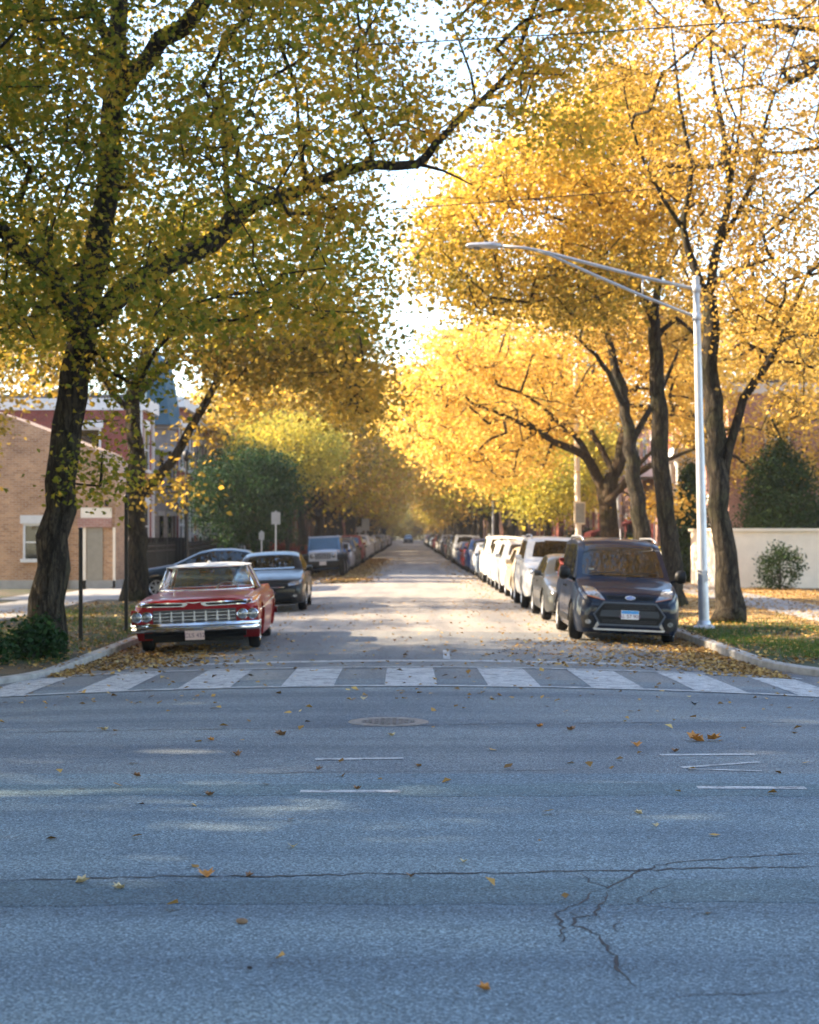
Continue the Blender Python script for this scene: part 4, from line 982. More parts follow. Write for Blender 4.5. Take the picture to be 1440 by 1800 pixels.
def make_tree(name, base, limbs, attr, clump_n, clump_r, leaf, size, barkm, seed, tmpl=KITE, tints=None, tip=.010, flat=.6, pw=.46, leafpart='foliage', twigstep=.55):
    """limbs: list of (points, radii); attr: list of clump centres (world). builds trunk+crown meshes relative to base"""
    rg = np.random.default_rng(seed); base = Vector(base)
    pos = []; par = []; rad = []; mb = MB()
    for pts, rr in limbs:
        pts = [Vector(p) for p in pts]; dense = []; dr = []
        for i in range(len(pts) - 1):           # Catmull-Rom through the given joints
            p0, p1, p2, p3 = pts[max(i - 1, 0)], pts[i], pts[i + 1], pts[min(i + 2, len(pts) - 1)]; n = max(2, int((p2 - p1).length / .35))
            for k in range(n):
                t = k / n; q = .5 * ((2 * p1) + (p2 - p0) * t + (2 * p0 - 5 * p1 + 4 * p2 - p3) * t * t + (3 * p1 - p0 - 3 * p2 + p3) * t ** 3)
                r_ = rr[i] + (rr[i + 1] - rr[i]) * t; q = q + Vector(rg.normal(0, 1, 3)) * min(.03, r_ * .15); dense.append(q); dr.append(r_)
        dense.append(pts[-1]); dr.append(rr[-1])
        if not pos:
            for k_, q_ in enumerate((1.5, 1.28, 1.13, 1.06, 1.03)):
                if k_ < len(dr) and len(dr) > 8: dr[k_] *= q_
            dense[0].z -= .12
        pi = -1
        if pos: A = np.array(pos); pi = int(((A - np.array(dense[0])) ** 2).sum(1).argmin())
        for q, r_ in zip(dense, dr): pos.append(tuple(q)); par.append(pi); rad.append(r_); pi = len(pos) - 1
        mb.tube([q - base for q in dense], dr, 10)
    n0 = len(pos); A = np.array(pos); at = np.array([tuple(a) for a in attr])
    if len(at):
        d0 = np.array([((A - a) ** 2).sum(1).min() for a in at]); order = np.argsort(d0)
        cap = n0 + len(at) * 14; buf = np.zeros((cap, 3)); buf[:n0] = A; cnt = n0
        for ai in order:
            a = at[ai]; dd = a - buf[:cnt]; dist = np.sqrt((dd ** 2).sum(1)); cost = dist + .45 * np.maximum(0, -dd[:, 2]) + (np.arange(cnt) < n0) * .0
            j = int(cost.argmin()); L = dist[j]
            if L < .15: continue
            ns = max(1, min(12, int(L / twigstep))); p = buf[j].copy(); pj = j; dirv = a - p
            for k in range(1, ns + 1):
                t = k / ns; q = p + dirv * t; q[2] += .10 * L * math.sin(PI * t) * .6; q += rg.normal(0, .085, 3) * (t < 1) * min(1, L)
                buf[cnt] = q; pos.append(tuple(q)); par.append(pj); rad.append(0); pj = cnt; cnt += 1
        c = np.zeros(len(pos))
        for i in range(len(pos) - 1, n0 - 1, -1):
            c[i] += 1; pr = par[i]
            if pr >= n0: c[pr] += c[i]
        for i in range(n0, len(pos)):
            r1 = tip * max(1, c[i]) ** pw; pr = par[i]; r0 = tip * max(1, c[pr]) ** pw if pr >= n0 else min(r1 * 1.25, max(rad[pr], r1))
            mb.tube([Vector(pos[pr]) - base, Vector(pos[i]) - base], [min(r0, r1 * 1.5), r1], 6 if r1 > .03 else 4, cap=False)
    root = empty(name, base); tr = mb.build('trunk', barkm, root, True)
    if clump_n and len(at):
        n = len(at); cn = rg.poisson(clump_n, n); idx = np.repeat(np.arange(n), cn)
        off = rg.normal(size=(len(idx), 3)) * clump_r; off[:, 2] *= flat
        C = at[idx] + off - np.array(base)
        V, F = leafcloud(rg, C, size, tmpl)
        ct = rg.uniform(0, 1, n) if tints is None else np.array(tints)
        tint = np.clip(ct[idx] * .6 + rg.uniform(0, .4, len(idx)) + rg.normal(0, .08, len(idx)), 0, 1)
        link(leafpart, fastmesh(leafpart, V, F, tint, leaf), root)
    return root
def ell(rg, c, r, n, shell=.55):
    v = rg.normal(size=(n, 3)); v /= np.linalg.norm(v, axis=1, keepdims=True); k = rg.uniform(shell ** 3, 1, (n, 1)) ** (1 / 3)
    return np.array(c) + v * k * np.array(r)
def region(rg, poly, d0, d1, n):
    """n spots spread through the depth range whose outline from the street is poly"""
    out = []; xs = [p[0] for p in poly]; ys = [p[1] for p in poly]
    def inside(x, y):
        c = False; j = len(poly) - 1
        for i in range(len(poly)):
            (xi, yi), (xj, yj) = poly[i], poly[j]
            if (yi > y) != (yj > y) and x < (xj - xi) * (y - yi) / (yj - yi) + xi: c = not c
            j = i
        return c
    while len(out) < n:
        x, y = rg.uniform(min(xs), max(xs)), rg.uniform(min(ys), max(ys))
        if inside(x, y): out.append(P(x, y, rg.uniform(d0, d1)))
    return out

# --- A: the big oak at the left kerb with the limb reaching over the street
g = np.random.default_rng(11); d = 25
A_l = [([P(72, 1145, d), P(92, 1000, d), P(108, 850, d), P(123, 700, d), P(144, 580, d), P(168, 470, 25.1), P(186, 330, 25.2), P(198, 200, 25.3), P(206, 100, 25.4), P(212, -80, 25.5), P(230, -300, 25.6)], [.25, .24, .235, .23, .22, .20, .18, .165, .15, .12, .07]),
       ([P(203, 180, 25.3), P(235, 130, 25.2), P(290, 70, 25), P(340, 30, 24.8), P(400, -60, 24.5), P(470, -160, 24)], [.15, .14, .14, .13, .10, .06]),
       ([P(158, 560, 25), P(225, 505, 25.2), P(318, 450, 25.4), P(372, 428, 25.6), P(412, 382, 25.8), P(460, 352, 26), P(520, 336, 26.2), P(600, 304, 26.4), P(652, 290, 26.5), P(735, 289, 26.6), P(765, 252, 26.6), P(800, 219, 26.7), P(836, 184, 26.8), P(868, 158, 26.9), P(905, 112, 27), P(960, 66, 27.2)], [.18, .17, .16, .15, .14, .11, .095, .085, .08, .075, .06, .055, .05, .045, .03, .015]),
       ([P(736, 289, 26.6), P(780, 300, 26.5), P(830, 325, 26.3)], [.035, .022, .01]),
       ([P(650, 290, 26.5), P(655, 250, 26.4), P(628, 205, 26.2), P(612, 120, 26)], [.045, .035, .025, .012]),
       ([P(540, 330, 26.2), P(528, 250, 26), P(520, 150, 25.8)], [.045, .035, .02]),
       ([P(404, 392, 25.8), P(395, 260, 25.4), P(388, 120, 25)], [.06, .045, .02]),
       ([P(836, 184, 26.8), P(828, 130, 26.6), P(795, 40, 26.2)], [.03, .022, .012]),
       ([P(836, 184, 26.8), P(890, 190, 27), P(950, 202, 27.3), P(1010, 235, 27.6)], [.028, .022, .016, .008]),
       ([P(150, 620, 25), P(80, 480, 24), P(-60, 350, 23), P(-250, 200, 22)], [.14, .12, .09, .05]),
       ([P(205, 100, 25.4), P(120, -60, 26), P(0, -220, 27)], [.10, .08, .04])]
att = (region(g, [(-140, -420), (600, -420), (640, 60), (650, 330), (610, 420), (560, 560), (-140, 620)], 20.5, 30, 560)
       + region(g, [(560, 300), (640, 340), (700, 540), (650, 600), (560, 560)], 23, 29, 16)
       + region(g, [(600, -200), (730, -200), (700, 60), (790, 200), (760, 270), (640, 290)], 23, 29, 44)
       + region(g, [(740, -260), (1060, -260), (1050, 60), (1040, 120), (960, 150), (930, 220), (880, 200), (880, 120), (800, 60)], 24.5, 29, 100)
       + region(g, [(700, 200), (820, 240), (800, 320), (720, 330)], 25.5, 27.5, 7)
       + region(g, [(930, 190), (1080, 210), (1060, 270), (960, 250)], 26, 28, 7)
       + region(g, [(140, 620), (330, 600), (250, 660), (205, 800), (175, 930), (160, 700)], 24, 26, 14))
big = [Vector(v) for v in ell(g, (-9.5, 24.5, 8.6), (6.5, 6.5, 5.2), 330, .45)] + [Vector(v) for v in ell(g, (-1.5, 25, 13.3), (5.5, 5.5, 2.0), 110, .3)]
att += [v for v in big if (v.x / v.y * FPX + HX) < 60 or v.z > 11.0]
def clear(att, line, w_, dmax, back):
    out = []
    for a in att:
        px, py = a.x / a.y * FPX + HX, HY - (a.z - CZ) / a.y * FPX; hit = False
        for (x0, y0), (x1, y1) in zip(line, line[1:]):
            t = max(0, min(1, ((px - x0) * (x1 - x0) + (py - y0) * (y1 - y0)) / max(1, (x1 - x0) ** 2 + (y1 - y0) ** 2)))
            if math.hypot(px - x0 - t * (x1 - x0), py - y0 - t * (y1 - y0)) < w_: hit = True
        out.append(P(px, py, a.y + back) if (hit and a.y < dmax) else a)
    return out
att = clear(att, [(318, 450), (372, 428), (412, 382), (520, 336), (600, 304), (735, 289), (800, 219), (868, 158)], 42, 27.2, 3.2)
att = clear(att, [(205, 170), (290, 70), (340, 30)], 30, 26, 3.0)
att = clear(att, [(150, 560), (168, 470), (186, 330), (198, 200)], 30, 26, 3.0)
tA = [(.25 + .45 * min(1, max(0, (a.x + 4) / 6)) + g.normal(0, .2)) for a in att]
make_tree('oak_tree', (A_l[0][0][0].x, 25, -.05), A_l, att, 118, .35, M['leaf_olive'], .088, M['bark'], 21, LOBE, tA, .007)
meta(bpy.data.objects['oak_tree'], 'huge olive and brown oak at the left edge with its limb reaching across the street', 'tree')

# --- B: second left tree, forked dark trunk behind the red car
d = 45.5
B_l = [([P(238, 1052, d), P(240, 950, d), P(240, 860, d), P(236, 780, d), P(233, 700, d), P(245, 650, d), P(262, 600, d), P(280, 500, d), P(300, 400, d)], [.30, .27, .27, .22, .20, .17, .14, .09, .04]),
       ([P(248, 868, d), P(275, 838, d), P(302, 812, d), P(335, 755, d), P(363, 705, d), P(387, 657, d), P(420, 590, d), P(470, 520, d)], [.17, .14, .13, .12, .11, .09, .06, .03]),
       ([P(236, 705, d), P(262, 670, d), P(290, 645, d), P(315, 626, d), P(360, 590, d)], [.13, .11, .09, .07, .03]),
       ([P(234, 720, d), P(205, 700, d), P(170, 640, 45), P(120, 560, 44)], [.11, .09, .07, .03]),
       ([P(420, 590, d), P(480, 600, d), P(540, 612, 45), P(600, 660, 44.5)], [.05, .04, .03, .015]),
       ([P(262, 600, d), P(190, 480, 47), P(120, 400, 48)], [.08, .06, .03])]
att = (region(g, [(-20, 380), (560, 360), (640, 520), (662, 600), (668, 725), (618, 735), (560, 665), (470, 640), (420, 690), (340, 640), (280, 600), (180, 640), (60, 700), (-60, 640)], 41, 48.5, 300) + region(g, [(330, 560), (640, 560), (662, 610), (668, 728), (615, 735), (560, 668), (470, 650), (400, 690), (340, 640)], 42, 49, 110)
       + region(g, [(330, 760), (385, 690), (400, 780), (350, 795)], 44, 46, 3) + region(g, [(265, 855), (335, 850), (335, 868), (268, 872)], 44, 46, 5)
       + region(g, [(390, 650), (500, 640), (470, 720), (420, 730)], 44, 48, 8)
       )
tB = [min(1, max(0, .10 + g.normal(0, .20) + .40 * (a.z < 6.2))) for a in att]
make_tree('street_tree', (B_l[0][0][0].x, d, -.05), B_l, att, 60, .52, M['leaf_goldolive'], .17, M['bark'], 22, KITE, tB, .010)
meta(bpy.data.objects['street_tree'], 'forked dark trunked tree behind the red vintage car, olive and orange leaves', 'tree')

# --- C: small dense dark green tree on the left
def small_tree(label, px, py, d, rx, rz, leaf, seed, n=150, cn=60, sz=.13, cr=.34, trunk_r=.11, basepx=None, cat='tree', name='small_tree'):
    gg = np.random.default_rng(seed); c = P(px, py, d); bx = P(basepx or px, 0, d).x; base = Vector((bx, d, -.05))
    limbs = [([base, Vector((bx, d, max(.5, (c.z - rz) * .9))), Vector(((c.x + bx) / 2, d, c.z)), Vector((c.x, d, c.z + rz * .7))], [trunk_r, trunk_r * .85, trunk_r * .5, .02])]
    at = ell(gg, c, (rx, rx, rz), n, .35); make_tree(name, base, limbs, at, cn, cr, leaf, sz, M['bark'], seed, KITE, None, .008, .75)
    o = [o_ for o_ in bpy.data.objects if o_.name.startswith(name) and o_.type == 'EMPTY'][-1]
    return meta(o, label, cat)
small_tree('compact dark green tree standing left of the silver four by four', 430, 868, 70, 2.35, 2.15, M['leaf_green'], 31, 260, 110, .12, .36, basepx=436)
small_tree('pale lime and yellow tree left of the tall yellow maple trunks', 968, 858, 76, 2.0, 1.75, M['leaf_lime'], 32, 120, 55, .16, .36, basepx=960)
small_tree('lime green tree above and behind the dark green one', 500, 800, 80, 2.8, 1.9, M['leaf_lime'], 33, 200, 70, .16, .42, basepx=505)

# --- D: bright yellow maple, right, with its limbs spreading towards the street
d = 62
D_l = [([P(1074, 1022, d), P(1072, 940, d), P(1070, 882, d), P(1078, 835, d), P(1096, 782, d), P(1100, 700, d), P(1084, 650, d), P(1060, 610, d), P(1040, 560, d)], [.42, .36, .34, .26, .22, .17, .13, .09, .04]),
       ([P(1068, 890, d), P(1048, 835, d), P(1028, 800, 61), P(990, 784, 60), P(955, 764, 59.5), P(920, 745, 59), P(885, 730, 58.5), P(850, 716, 58)], [.24, .2, .16, .14, .12, .10, .07, .04]),
       ([P(1040, 815, 61.5), P(1015, 770, 61), P(985, 745, 60), P(950, 712, 59), P(915, 690, 58)], [.13, .11, .09, .06, .03]),
       ([P(1072, 870, d), P(1110, 842, d), P(1140, 820, 61), P(1180, 806, 60), P(1230, 785, 59)], [.18, .14, .12, .08, .04]),
       ([P(1080, 830, d), P(1030, 740, 63), P(1000, 690, 64), P(975, 620, 65)], [.13, .11, .08, .03]),
       ([P(1100, 700, d), P(1150, 640, 62), P(1180, 560, 62)], [.11, .08, .03]),
       ([P(1068, 880, d), P(1090, 860, 60), P(1125, 815, 58), P(1160, 780, 57)], [.14, .12, .08, .04])]
att = (region(g, [(668, 740), (690, 680), (740, 600), (800, 560), (900, 540), (1060, 520), (1230, 560), (1290, 700), (1230, 760), (1120, 740), (1000, 760), (960, 820), (880, 850), (800, 840), (740, 800), (690, 770)], 55, 68, 560)
       + region(g, [(1100, 560), (1440, 520), (1470, 850), (1300, 880), (1200, 770)], 60, 72, 240) + region(g, [(1130, 880), (1200, 860), (1200, 895), (1140, 900)], 58, 60, 8))
for ln in ([(1060, 870), (1048, 835), (1028, 800), (990, 784), (920, 745), (850, 716)], [(1040, 815), (985, 745), (915, 690)], [(1096, 782), (1100, 700), (1060, 610)], [(1080, 860), (1140, 820), (1230, 785)]): att = clear(att, ln, 15, 62.5, 5)
make_tree('maple_tree', (D_l[0][0][0].x, d, -.05), D_l, att, 70, .46, M['leaf_yellow'], .17, M['bark_warm'], 23, KITE, None, .012)
meta(bpy.data.objects['maple_tree'], 'glowing bright yellow maple on the right with low spreading dark limbs', 'tree')

# --- E: straight mossy trunk left of the leaning one; F: leaning trunk behind the van; G: trunk beside the street lamp
d = 52
E_l = [([P(1136, 1036, d), P(1128, 940, d), P(1118, 860, d), P(1108, 790, d), P(1100, 730, d), P(1085, 650, d), P(1060, 560, d), P(1030, 480, d)], [.30, .27, .25, .22, .18, .14, .09, .04]),
       ([P(1108, 790, d), P(1130, 740, d), P(1160, 690, d), P(1200, 600, d)], [.12, .10, .08, .03]), ([P(1098, 720, d), P(1060, 640, 51), P(1010, 590, 50)], [.10, .08, .03])]
att = region(g, [(950, 420), (1220, 400), (1250, 560), (1180, 620), (1000, 600), (940, 540)], 49, 55, 130)
make_tree('maple_tree', (E_l[0][0][0].x, d, -.05), E_l, att, 50, .45, M['leaf_gold'], .17, M['bark'], 24)
meta(bpy.data.objects['maple_tree.001'], 'straight trunked golden maple with moss down its left side, behind the van roof', 'tree')
d = 42
F_l = [([P(1184, 1058, d), P(1176, 960, d), P(1166, 850, d), P(1160, 760, d), P(1157, 690, d), P(1150, 600, d), P(1150, 560, d)], [.27, .235, .225, .22, .20, .17, .15]),
       ([P(1150, 560, d), P(1120, 500, d), P(1100, 440, d), P(1070, 380, 41), P(1030, 320, 40), P(990, 270, 39)], [.12, .10, .08, .06, .04, .02]),
       ([P(1150, 600, d), P(1190, 560, d), P(1230, 600, 41.5)], [.08, .06, .03]),
       ([P(1150, 570, d), P(1160, 480, d), P(1185, 400, d), P(1170, 320, d), P(1150, 220, d), P(1140, 100, d)], [.11, .09, .07, .055, .04, .02]),
       ([P(1100, 440, d), P(1020, 400, 41), P(940, 370, 40), P(860, 350, 39)], [.06, .045, .03, .015]),
       ([P(1120, 500, d), P(1050, 480, 41), P(960, 470, 40), P(880, 480, 39.5)], [.06, .045, .03, .012]),
       ([P(1180, 410, d), P(1230, 320, 42), P(1240, 200, 42)], [.05, .04, .02]),
       ([P(1070, 380, 41), P(1060, 280, 41), P(1040, 180, 41)], [.05, .035, .015])]
att = (region(g, [(690, 440), (760, 360), (860, 250), (960, 260), (1080, 330), (1150, 420), (1160, 520), (1060, 560), (900, 560), (780, 540), (720, 500)], 37, 46, 330)
       + region(g, [(860, 260), (960, 180), (1100, 120), (1200, 200), (1180, 420), (1060, 380), (940, 300)], 38, 46, 210))
tF = [min(1, max(0, .16 + g.normal(0, .2) + .5 * (a.z > 8.6))) for a in att]
make_tree('maple_tree', (F_l[0][0][0].x, d, -.05), F_l, att, 85, .42, M['leaf_goldolive'], .125, M['bark'], 25, KITE, tF, .008)
meta(bpy.data.objects['maple_tree.002'], 'tall thin maple leaning left behind the dark blue van, olive gold leaves', 'tree')
d = 34
G_l = [([P(1284, 1090, d), P(1276, 1000, d), P(1264, 860, d), P(1254, 740, d), P(1247, 620, d), P(1247, 520, d)], [.26, .225, .21, .20, .18, .15]),
       ([P(1247, 520, d), P(1262, 430, d), P(1282, 340, d), P(1270, 220, d), P(1250, 120, d), P(1255, -40, d)], [.11, .09, .07, .055, .04, .02]),
       ([P(1247, 540, d), P(1222, 470, d), P(1200, 400, d), P(1215, 300, d), P(1195, 180, d), P(1180, 40, d)], [.10, .085, .07, .05, .035, .015]),
       ([P(1265, 870, d), P(1282, 790, d), P(1310, 700, d), P(1370, 600, 33.5), P(1420, 480, 33)], [.11, .10, .09, .07, .03]),
       ([P(1262, 430, d), P(1320, 330, d), P(1350, 200, d), P(1400, 60, d)], [.06, .05, .035, .015]),
       ([P(1200, 400, d), P(1150, 320, 33.5), P(1110, 220, 33), P(1090, 100, 33)], [.05, .035, .025, .01]),
       ([P(1282, 340, d), P(1300, 220, d), P(1310, 80, d)], [.04, .03, .015])]
att = (region(g, [(1060, 20), (1180, -320), (1700, -320), (1700, 480), (1420, 620), (1330, 560), (1290, 420), (1200, 360), (1080, 300), (1040, 160)], 30, 40, 720)
       + region(g, [(1230, 460), (1330, 480), (1440, 620), (1420, 760), (1300, 640), (1250, 600)], 32, 36, 34) + region(g, [(1130, 260), (1320, 260), (1340, 560), (1240, 560), (1150, 420)], 35, 40, 70))
make_tree('maple_tree', (G_l[0][0][0].x, d, -.05), G_l, att, 72, .40, M['leaf_gold'], .105, M['bark'], 26, KITE, None, .007)
meta(bpy.data.objects['maple_tree.003'], 'golden maple at the right edge beside the street lamp', 'tree')
# green ivy-like sprouts on the trunk F
# --- generic street trees
def proto_tree(seed, leaf, h=12.5, rad=5.0, n=330, cn=44, sz=.26, cr=.55, barkm=None, low=3.6):
    gg = np.random.default_rng(seed); T0 = Vector((0, 0, -.05)); f = Vector((gg.normal(0, .15), gg.normal(0, .15), 3.0 + gg.uniform(-.4, .6)))
    limbs = [([T0, Vector((f.x * .4, f.y * .4, 1.5)), f, f + Vector((gg.normal(0, .4), gg.normal(0, .4), 3)), Vector((gg.normal(0, .7), gg.normal(0, .7), h * .82))], [.28, .24, .22, .13, .03])]
    for k in range(6):
        a = 2 * PI * (k + gg.uniform(-.3, .3)) / 6; o = Vector((math.cos(a), math.sin(a), 0)); s0 = f + Vector((0, 0, .3 * k * .6 - .3))
        limbs.append(([s0, s0 + o * 1.2 + Vector((0, 0, 1.1)), s0 + o * 2.6 + Vector((0, 0, 2.4 + gg.uniform(0, 1))), s0 + o * (rad * .8) + Vector((0, 0, 3.2 + gg.uniform(0, 2.4)))], [.13, .10, .07, .02]))
    at = ell(gg, (0, 0, (h + low) / 2), (rad, rad, (h - low) / 2), n, .45); at += gg.normal(0, .5, at.shape)
    return make_tree('street_tree', (0, 0, 0), limbs, at, cn, cr, leaf, sz, barkm or M['bark'], seed, KITE, None, .014)
PT = [proto_tree(51, M['leaf_brown'], 13, 5.0, 300, 30), proto_tree(52, M['leaf_gold'], 12.5, 5.2, 330, 42), proto_tree(53, M['leaf_goldolive'], 12, 5.0, 330, 44), proto_tree(54, M['leaf_lime'], 10.5, 4.6, 300, 44)]
PTused = [0] * 4
kinds = ['brown leaved', 'golden leaved', 'olive gold', 'lime green']
def put_tree(k, x, y, s, label, group, rz=None):
    r = PT[k] if not PTused[k] else copytree(PT[k]); PTused[k] += 1
    r.location = (x, y, -.03); r.rotation_euler = (0, 0, rz if rz is not None else rnd.uniform(0, 6.28)); r.scale = (s, s, s * rnd.uniform(.92, 1.08)); meta(r, label, 'tree', group); return r
GTL, GTR = 'street trees down the left verge', 'street trees down the right verge'
y_ = 88; k = 0
seqL = [2, 0, 3, 0, 1, 3, 0, 1, 3, 1]; seqR = [3, 2, 1, 0, 1, 3, 1, 1, 3, 1]
while y_ < 470:
    kk = seqL[k % 10]; put_tree(kk, -6.4 + rnd.uniform(-.3, .3), y_, rnd.uniform(.95, 1.08) * (1.0 if y_ < 105 else (1.24 if y_ < 280 else 1.1)), '%s street tree, %s down the left verge' % (kinds[kk], ORD[k]), GTL); y_ += rnd.uniform(10.5, 13); k += 1
y_ = 82; k = 0
while y_ < 470:
    kk = seqR[k % 10]; put_tree(kk, 6.8 + rnd.uniform(-.3, .3), y_, rnd.uniform(.85, 1.0) * (1.0 if y_ < 100 else (1.34 if y_ < 280 else 1.15)), '%s street tree, %s down the right verge' % (kinds[kk], ORD[k]), GTR); y_ += rnd.uniform(10.5, 13); k += 1
# far side rows of yard trees behind the houses and across the end of the street
for i, (x, y, s, kk) in enumerate([(-22, 96, 1.15, 0), (-19, 140, 1.2, 2), (-24, 190, 1.3, 1), (24, 100, 1.1, 1), (20, 150, 1.2, 0), (26, 200, 1.2, 2), (22, 58, .95, 1), (17.5, 74, 1.0, 1), (19, 44, .95, 1)]):
    put_tree(kk, x, y, s, '%s tree in the yards on the %s, %s of the yard trees' % (kinds[kk], 'left' if x < 0 else 'right', ORD[i]), 'yard trees beyond the houses')
for i, x in enumerate((-26, -18, -11, -5, 0, 5, 10.5, 18, 26)):
    rt = put_tree((0, 3, 0, 3, 1, 3, 0, 1, 3)[i], x, 480 + (i % 3) * 7, 1.5, 'tree closing the far end of the street, %s from the left' % ORD[i], 'trees at the end of the street'); rt.location.z = -5.2
# unseen trees, added along the cross street and left pavement to cast shade
for i, (x, y, s, kk) in enumerate([(-16.5, 20.2, 1.62, 2), (-27, 20.4, 1.65, 2), (-36, 22, 1.3, 0), (-13.5, 4.2, 1.62, 2), (-23, 4.3, 1.65, 2), (-31, 2.4, 1.5, 2), (-41, 3, 1.5, 0), (-20, -7, 1.4, 2), (-18.5, 4.0, 1.6, 2), (-11.8, 29, .55, 2), (-12.6, 34.3, .6, 2), (-14.6, 41, .62, 2), (-14.8, 47, .62, 2), (-48, 14, 1.5, 2)]):
    put_tree(kk, x, y, s, 'unseen tree added on the left for its shade, %s of the shade trees' % ORD[i], 'unseen trees added for shade')
for i, (x, y, s, kk) in enumerate([(-9, -17, 1.2, 2), (0, -19, 1.2, 3), (9, -17, 1.2, 0), (19, -15, 1.2, 2), (28, 3, 1.2, 1), (15, 3.4, 1.0, 2)]):
    put_tree(kk, x, y, s, 'tree on the near side of the junction behind the view, %s from the left' % ORD[i], 'trees on the near side of the junction')
# --- conifers, shrubs, ivy
def shrub(name, label, loc, r, leaf, n, sz, seed, cat='shrub', cn=30, cr=.13, cone=False):
    gg = np.random.default_rng(seed); rx, rz = r; at = ell(gg, (0, 0, rz), (rx, rx, rz), n, .3)
    if cone: at[:, :2] *= (1.15 - .75 * at[:, 2:3] / (2 * rz))
    at[:, 2] = np.maximum(at[:, 2], .06); at += np.array(loc)
    limbs = [([Vector(loc), Vector(loc) + Vector((.02, 0, rz * .8)), Vector(loc) + Vector((0, .02, rz * 1.6))], [.04, .03, .01])]
    for k in range(4 if not cone else 1):
        a = k * 1.6; limbs.append(([Vector(loc), Vector(loc) + Vector((math.cos(a) * rx * .4, math.sin(a) * rx * .4, rz * .8))], [.025, .01]))
    r_ = make_tree(name, loc, limbs, at, cn, cr, leaf, sz, M['bark'], seed, KITE, None, .004, .9, leafpart='foliage')
    return meta(r_, label, cat)
c1 = P(1214, 1000, 62); shrub('conifer', 'narrow dark green columnar conifer left of the street lamp', (c1.x, 62, 0), (.75, 2.3), M['leaf_conifer'], 420, .09, 61, 'conifer', 60, .16, True)
c1 = P(1300, 1000, 57); shrub('conifer', 'broad dark conifer at the right edge above the cream wall', (13.6, 60, 0), (1.9, 2.6), M['leaf_conifer'], 420, .11, 62, 'conifer', 60, .26, True)
shrub('shrub', 'russet red shrub beside the boxy four by four', (P(507, 0, 82).x, 82, 0), (1.05, .72), M['leaf_red'], 110, .10, 63)
shrub('shrub', 'dark green rounded bush in front of the cream wall', (12.2, 54.2, 0), (.75, .75), M['leaf_conifer'], 90, .09, 64)
shrub('shrub', 'low green plants at the left kerb corner', (-5.45, 24.2, 0), (.36, .26), M['leaf_green'], 60, .085, 65, cr=.1)
shrub('shrub', 'second low green clump nearer the left edge', (-6.1, 23.4, 0), (.45, .24), M['leaf_green'], 60, .085, 66, cr=.1)
for i, (x, y, rx, rz, lf) in enumerate([(-8.9, 76, 1.1, .8, 'leaf_green'), (-8.7, 84, 1.2, .9, 'leaf_green'), (-8.8, 92, 1.3, 1.2, 'leaf_green'), (-9, 104, 1.5, 1.3, 'leaf_green'), (9.6, 70, 1.0, .7, 'leaf_lime'), (10.8, 80, 1.2, .9, 'leaf_green'), (11, 90, 1.2, .9, 'leaf_green'), (-9, 118, 1.6, 1.4, 'leaf_green'), (11, 104, 1.4, 1.1, 'leaf_green')]):
    shrub('shrub', '%s garden bush on the %s, %s before the houses' % ('lime' if lf == 'leaf_lime' else 'dark green', 'left' if x < 0 else 'right', ORD[i]), (x, y, 0), (rx, rz), M[lf], 110, .12, 70 + i, cr=.2)
